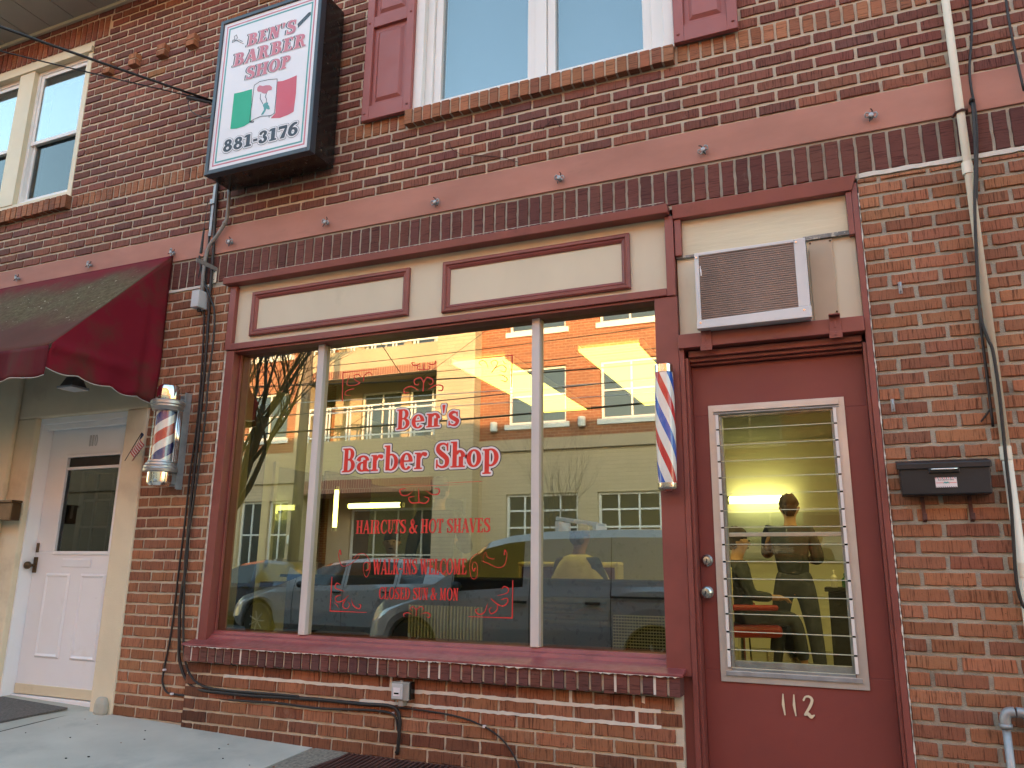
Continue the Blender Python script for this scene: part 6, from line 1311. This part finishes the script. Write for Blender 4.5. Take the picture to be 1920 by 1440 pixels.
van = car('van', 'grey delivery van mirrored in the right half of the shop window', 'van', -6.15, -6.03, -.35, 'cargrey',
    [(0, .62), (.10, .82), (.30, .97), (.7, 1.09), (1.05, 1.17), (1.35, 1.42), (1.78, 1.72), (2.1, 1.80), (2.6, 1.85), (3.6, 1.87), (4.75, 1.85), (4.95, 1.5), (5.0, .9)], [(.74, .33), (3.98, .33)], .90,
    [(0, .55), (.3, .80), (1.0, 1.02), (1.3, 1.05), (2.35, 1.13), (5.0, 1.18)], dict(side=[(1.32, 2.34)], ws=(1.08, 1.80), rw=(4.86, 4.97), lamp=(.16, .62), doors=[1.30, 2.42, 3.47], handles=[(2.30, .93), (3.25, .94)], mirror=(1.42, 1.12)), rwk=.86)
mb = MB(); mb.box(-6.15+3.48, -1.35, -5.127, -5.115, -.35+1.02, -.35+1.045); mb.build('sliding_rail', 'plastic', van)
mb = MB(); p, q = mir(1030, 968, 9.6), mir(1108, 981, 9.6); mb.beam((p.x, -5.7, 1.66), (q.x, -5.7, 1.58), .05, .05); mb.beam((p.x, -6.1, 1.66), (q.x, -6.1, 1.58), .05, .05); mb.box(p.x, p.x+.05, -6.15, -5.65, 1.46, 1.62); mb.box(q.x-.05, q.x, -6.15, -5.65, 1.50, 1.56); mb.build('roof_rack', 'white', van, bevel=.005)
car('parked_car', 'silver car mirrored in the left half of the shop window', 'car', -11.30, -9.03, -.35, 'carsilver',
    [(0, .50), (.08, .64), (.35, .80), (.8, .93), (1.25, 1.03), (1.6, 1.20), (2.1, 1.42), (2.6, 1.51), (3.3, 1.54), (4.2, 1.50), (4.6, 1.34), (4.85, 1.15), (4.98, .75)], [(.74, .33), (3.75, .33)], .90,
    [(0, .46), (.35, .70), (1.2, .96), (2.0, 1.0), (4.4, 1.08), (5, 1.0)], dict(side=[(1.72, 2.62), (2.72, 3.75), (3.85, 4.35)], ws=(1.3, 2.25), rw=(4.25, 4.84), lamp=(.08, .45), doors=[1.55, 2.67, 3.8], handles=[(2.55, .88), (3.62, .90)], mirror=(1.75, 1.02)))
car('parked_car', 'dark blue car mirrored at the far left of the shop window', 'car', -15.5, -11.4, -.35, 'carblue',
    [(0, .55), (.1, .7), (.6, .86), (1.2, .98), (1.6, 1.2), (2.1, 1.42), (2.8, 1.52), (3.5, 1.46), (4.1, 1.15), (4.7, 1.02), (4.8, .6)][::1], [(.78, .33), (3.7, .33)], .88,
    [(0, .5), (.5, .75), (1.3, .94), (4.8, 1.0)], dict(side=[(1.65, 2.6), (2.7, 3.6)], ws=(1.22, 2.2), rw=(3.4, 4.15), lamp=(.1, .5), doors=[1.5, 2.65], handles=[(2.5, .85)], mirror=(1.7, 1.0)))
# trees
def tree(label, base, seed, spec, r0, parts=('trunk', 'branches'), m='bark', depth=5, spread=.55, group=None):
    t = thing('bare_tree', label, 'tree', base); rr = random.Random(seed); tr = MB(); br_ = MB(); base = Vector(base)
    def grow(p, d, L, r, lv):
        pts = [p]; rs_ = [r]; n = 4; dd = d.copy()
        for i in range(n):
            dd = (dd+Vector((rr.uniform(-1, 1), rr.uniform(-1, 1), rr.uniform(-.3, .7)))*.13).normalized(); pts.append(pts[-1]+dd*L/n); rs_.append(r*(1-.35*(i+1)/n))
        (br_ if lv else tr).tube(pts, rs_, 7 if lv < 2 else 4)
        if lv >= depth: return
        for i in range(rr.choice([3, 3, 4]) if lv else 3):
            ax = Vector((rr.uniform(-1, 1), rr.uniform(-1, 1), rr.uniform(-.15, .8))).normalized()
            nd_ = (dd*(1-spread)+ax*spread+Vector((0, 0, .12))).normalized(); k = rr.choice([2, 3, 4, 4]); grow(pts[k], nd_, L*rr.uniform(.62, .85), rs_[k]*rr.uniform(.55, .72), lv+1)
    for sp in spec: grow(base+Vector(sp[3]) if len(sp) > 3 else base, Vector(sp[0]).normalized(), sp[1], sp[2], sp[4] if len(sp) > 4 else 0)
    tr.build(parts[0], m, t, smooth=True); br_.build(parts[1], m, t, smooth=True); return t
tree('bare street tree with dark spreading branches mirrored at the left of the shop window', (-7.0, -2.78, gz(-7.0, -2.78)-.05), 11, [((.30, 0, 1), 1.85, .085), ((-.12, 0, 1), 1.1, .05, (.44, 0, 1.45), 1), ((.45, .1, 1), 1.2, .06, (.52, 0, 1.68), 1), ((.1, -.2, 1), 1.3, .055, (.53, 0, 1.7), 1), ((.8, .2, .8), 1.0, .04, (.50, 0, 1.62), 1), ((.25, .3, 1), 1.1, .045, (.53, 0, 1.7), 1)], .1, depth=6, spread=.45)
tree('thin bare sapling in front of the pale blockwork across the street', (-6.6, -14.6, -.25), 5, [((0, 0, 1), 1.9, .035), ((.12, 0, 1), 2.2, .025)], .03, depth=4, spread=.3)
up_ = thing('utility_pole', 'weathered wooden utility pole carrying the street wires', 'utility pole', (-13.6, -12.9, -.25)); MB().tube([(-13.6, -12.9, -.25), (-13.55, -12.9, 9)], [.16, .11], 14).build('pole', 'pole_wood', up_, smooth=True); MB().box(-13.62, -13.5, -14.0, -11.8, 8.2, 8.32).build('crossarm', 'pole_wood', up_)
sw = [((620, 768), (1235, 700), 11, .018, 'wiregrey'), ((640, 800), (1235, 746), 10, .030, 'cable'), ((640, 748), (1235, 704), 11.5, .016, 'ob_frame'), ((760, 668), (1235, 605), 11, .012, 'cable'), ((700, 705), (1235, 645), 10.5, .012, 'cable'), ((780, 712), (930, 600), 12, .010, 'cable'), ((640, 770), (1235, 729), 12, .014, 'ob_frame'), ((850, 706), (1235, 672), 10, .022, 'cable')]
for i, (a, b_, T, r, m_) in enumerate(sw):
    p, q = mir(*a, T), mir(*b_, T); d = q-p; s, e_ = p-d*1.4, p+d*2.8
    P = [s.lerp(e_, k/20)-Vector((0, 0, .22*math.sin(math.pi*k/20)-.16)) for k in range(21)]
    tag(MB().tube(P, r*.5, 6).build('street_wire', m_, None, smooth=True, loc=s), ['topmost grey wire', 'thickest black cable', 'pale upper wire', 'thin black wire near the window head', 'thin black wire crossing the sunlit pier', 'steep thin black wire', 'pale lower wire', 'thick black wire above the light panels'][i]+' of the street wires mirrored in the window', 'wire', 'wires strung along the street')
# far ends of the street so that glass turned that way has something to show
def far_block(label, x0, x1, y0, y1, h, m, yw, sgn):
    t = thing('row_house', label, 'building', ((x0+x1)/2, (y0+y1)/2, -.3), 'plain houses farther along the street'); mb = MB(); mb.box(x0, x1, y0, y1, -.3, h); mb.build('wall', m, t)
    MB().box(x0-.2, x1+.2, y0-.2, y1+.2, h, h+.3).build('roof', 'ob_cream', t)
    mb = MB(); x = x0+1.2
    while x < x1-2:
        for z in (1.0, 4.4): w_ = MB(); w_.box(x, x+1.1, min(yw, yw+sgn*.05), max(yw, yw+sgn*.05), z, z+1.6); w_.build('window', 'ob_frame', t); w_ = MB(); w_.box(x+.08, x+1.02, min(yw+sgn*.055, yw+sgn*.06), max(yw+sgn*.055, yw+sgn*.06), z+.08, z+1.52); w_.build('pane', 'ob_glass', t)
        x += 3.1
far_block('red brick house left of the apartment block, farther along the street', -52, -30.5, -28, -16.9, 8.5, 'ob_brick', -16.9, 1)
far_block('pale block house farthest along the street on the left', -80, -52.5, -28, -17.5, 9.5, 'ob_block', -17.5, 1)
far_block('red brick house right of the apartment block across the street', 14.5, 40, -28, -16.9, 9, 'ob_brick', -16.9, 1)
far_block('pale house on the shop side, left of the brick row', -40, -12.4, .2, 9, 7.5, 'ob_block', .2, -1)
far_block('red house on the shop side, right of the brick row', 5.3, 30, .2, 9, 7.0, 'ob_brick', .2, -1)

# cracked white caulk along the edges of the joinery and worn paint on the sill edge
def strip(name, P, w0, w1, y, vert, thin=.0006):
    mb = MB(); n = len(P); a = []; b_ = []
    for p in P:
        k = w0 if rnd2.random() < .4 else rnd2.uniform(w0, w1)
        if vert: a.append((p[0]-k, y, p[1])); b_.append((p[0]+k, y, p[1]))
        else: a.append((p[0], y, p[1]-k)); b_.append((p[0], y, p[1]+thin))
    vs = a+b_+[(q[0], y+.004, q[2]) for q in a+b_]
    mb.add(vs, [(i, i+1, n+i+1, n+i) for i in range(n-1)]+[(i+1, i, 2*n+i, 2*n+i+1) for i in range(n-1)]+[(n+i, n+i+1, 3*n+i+1, 3*n+i) for i in range(n-1)])
    mb.build(name, 'white_mortar', bld)
strip('caulk_line', [(-3.893+rnd2.uniform(-.002, .002), .53+i*.015) for i in range(128)], .0008, .007, -.0045, True)
strip('caulk_line', [(.1895+rnd2.uniform(-.001, .001), -.05+i*.016) for i in range(184)], .0006, .0042, -.0065, True)
strip('paint_edge', [(-3.90+i*.0105, .5062) for i in range(297)], .0004, .008, -.0965, False)
strip('caulk_line', [(-3.92+i*.012, 2.9845) for i in range(262)], .0004, .004, -.0635, False)
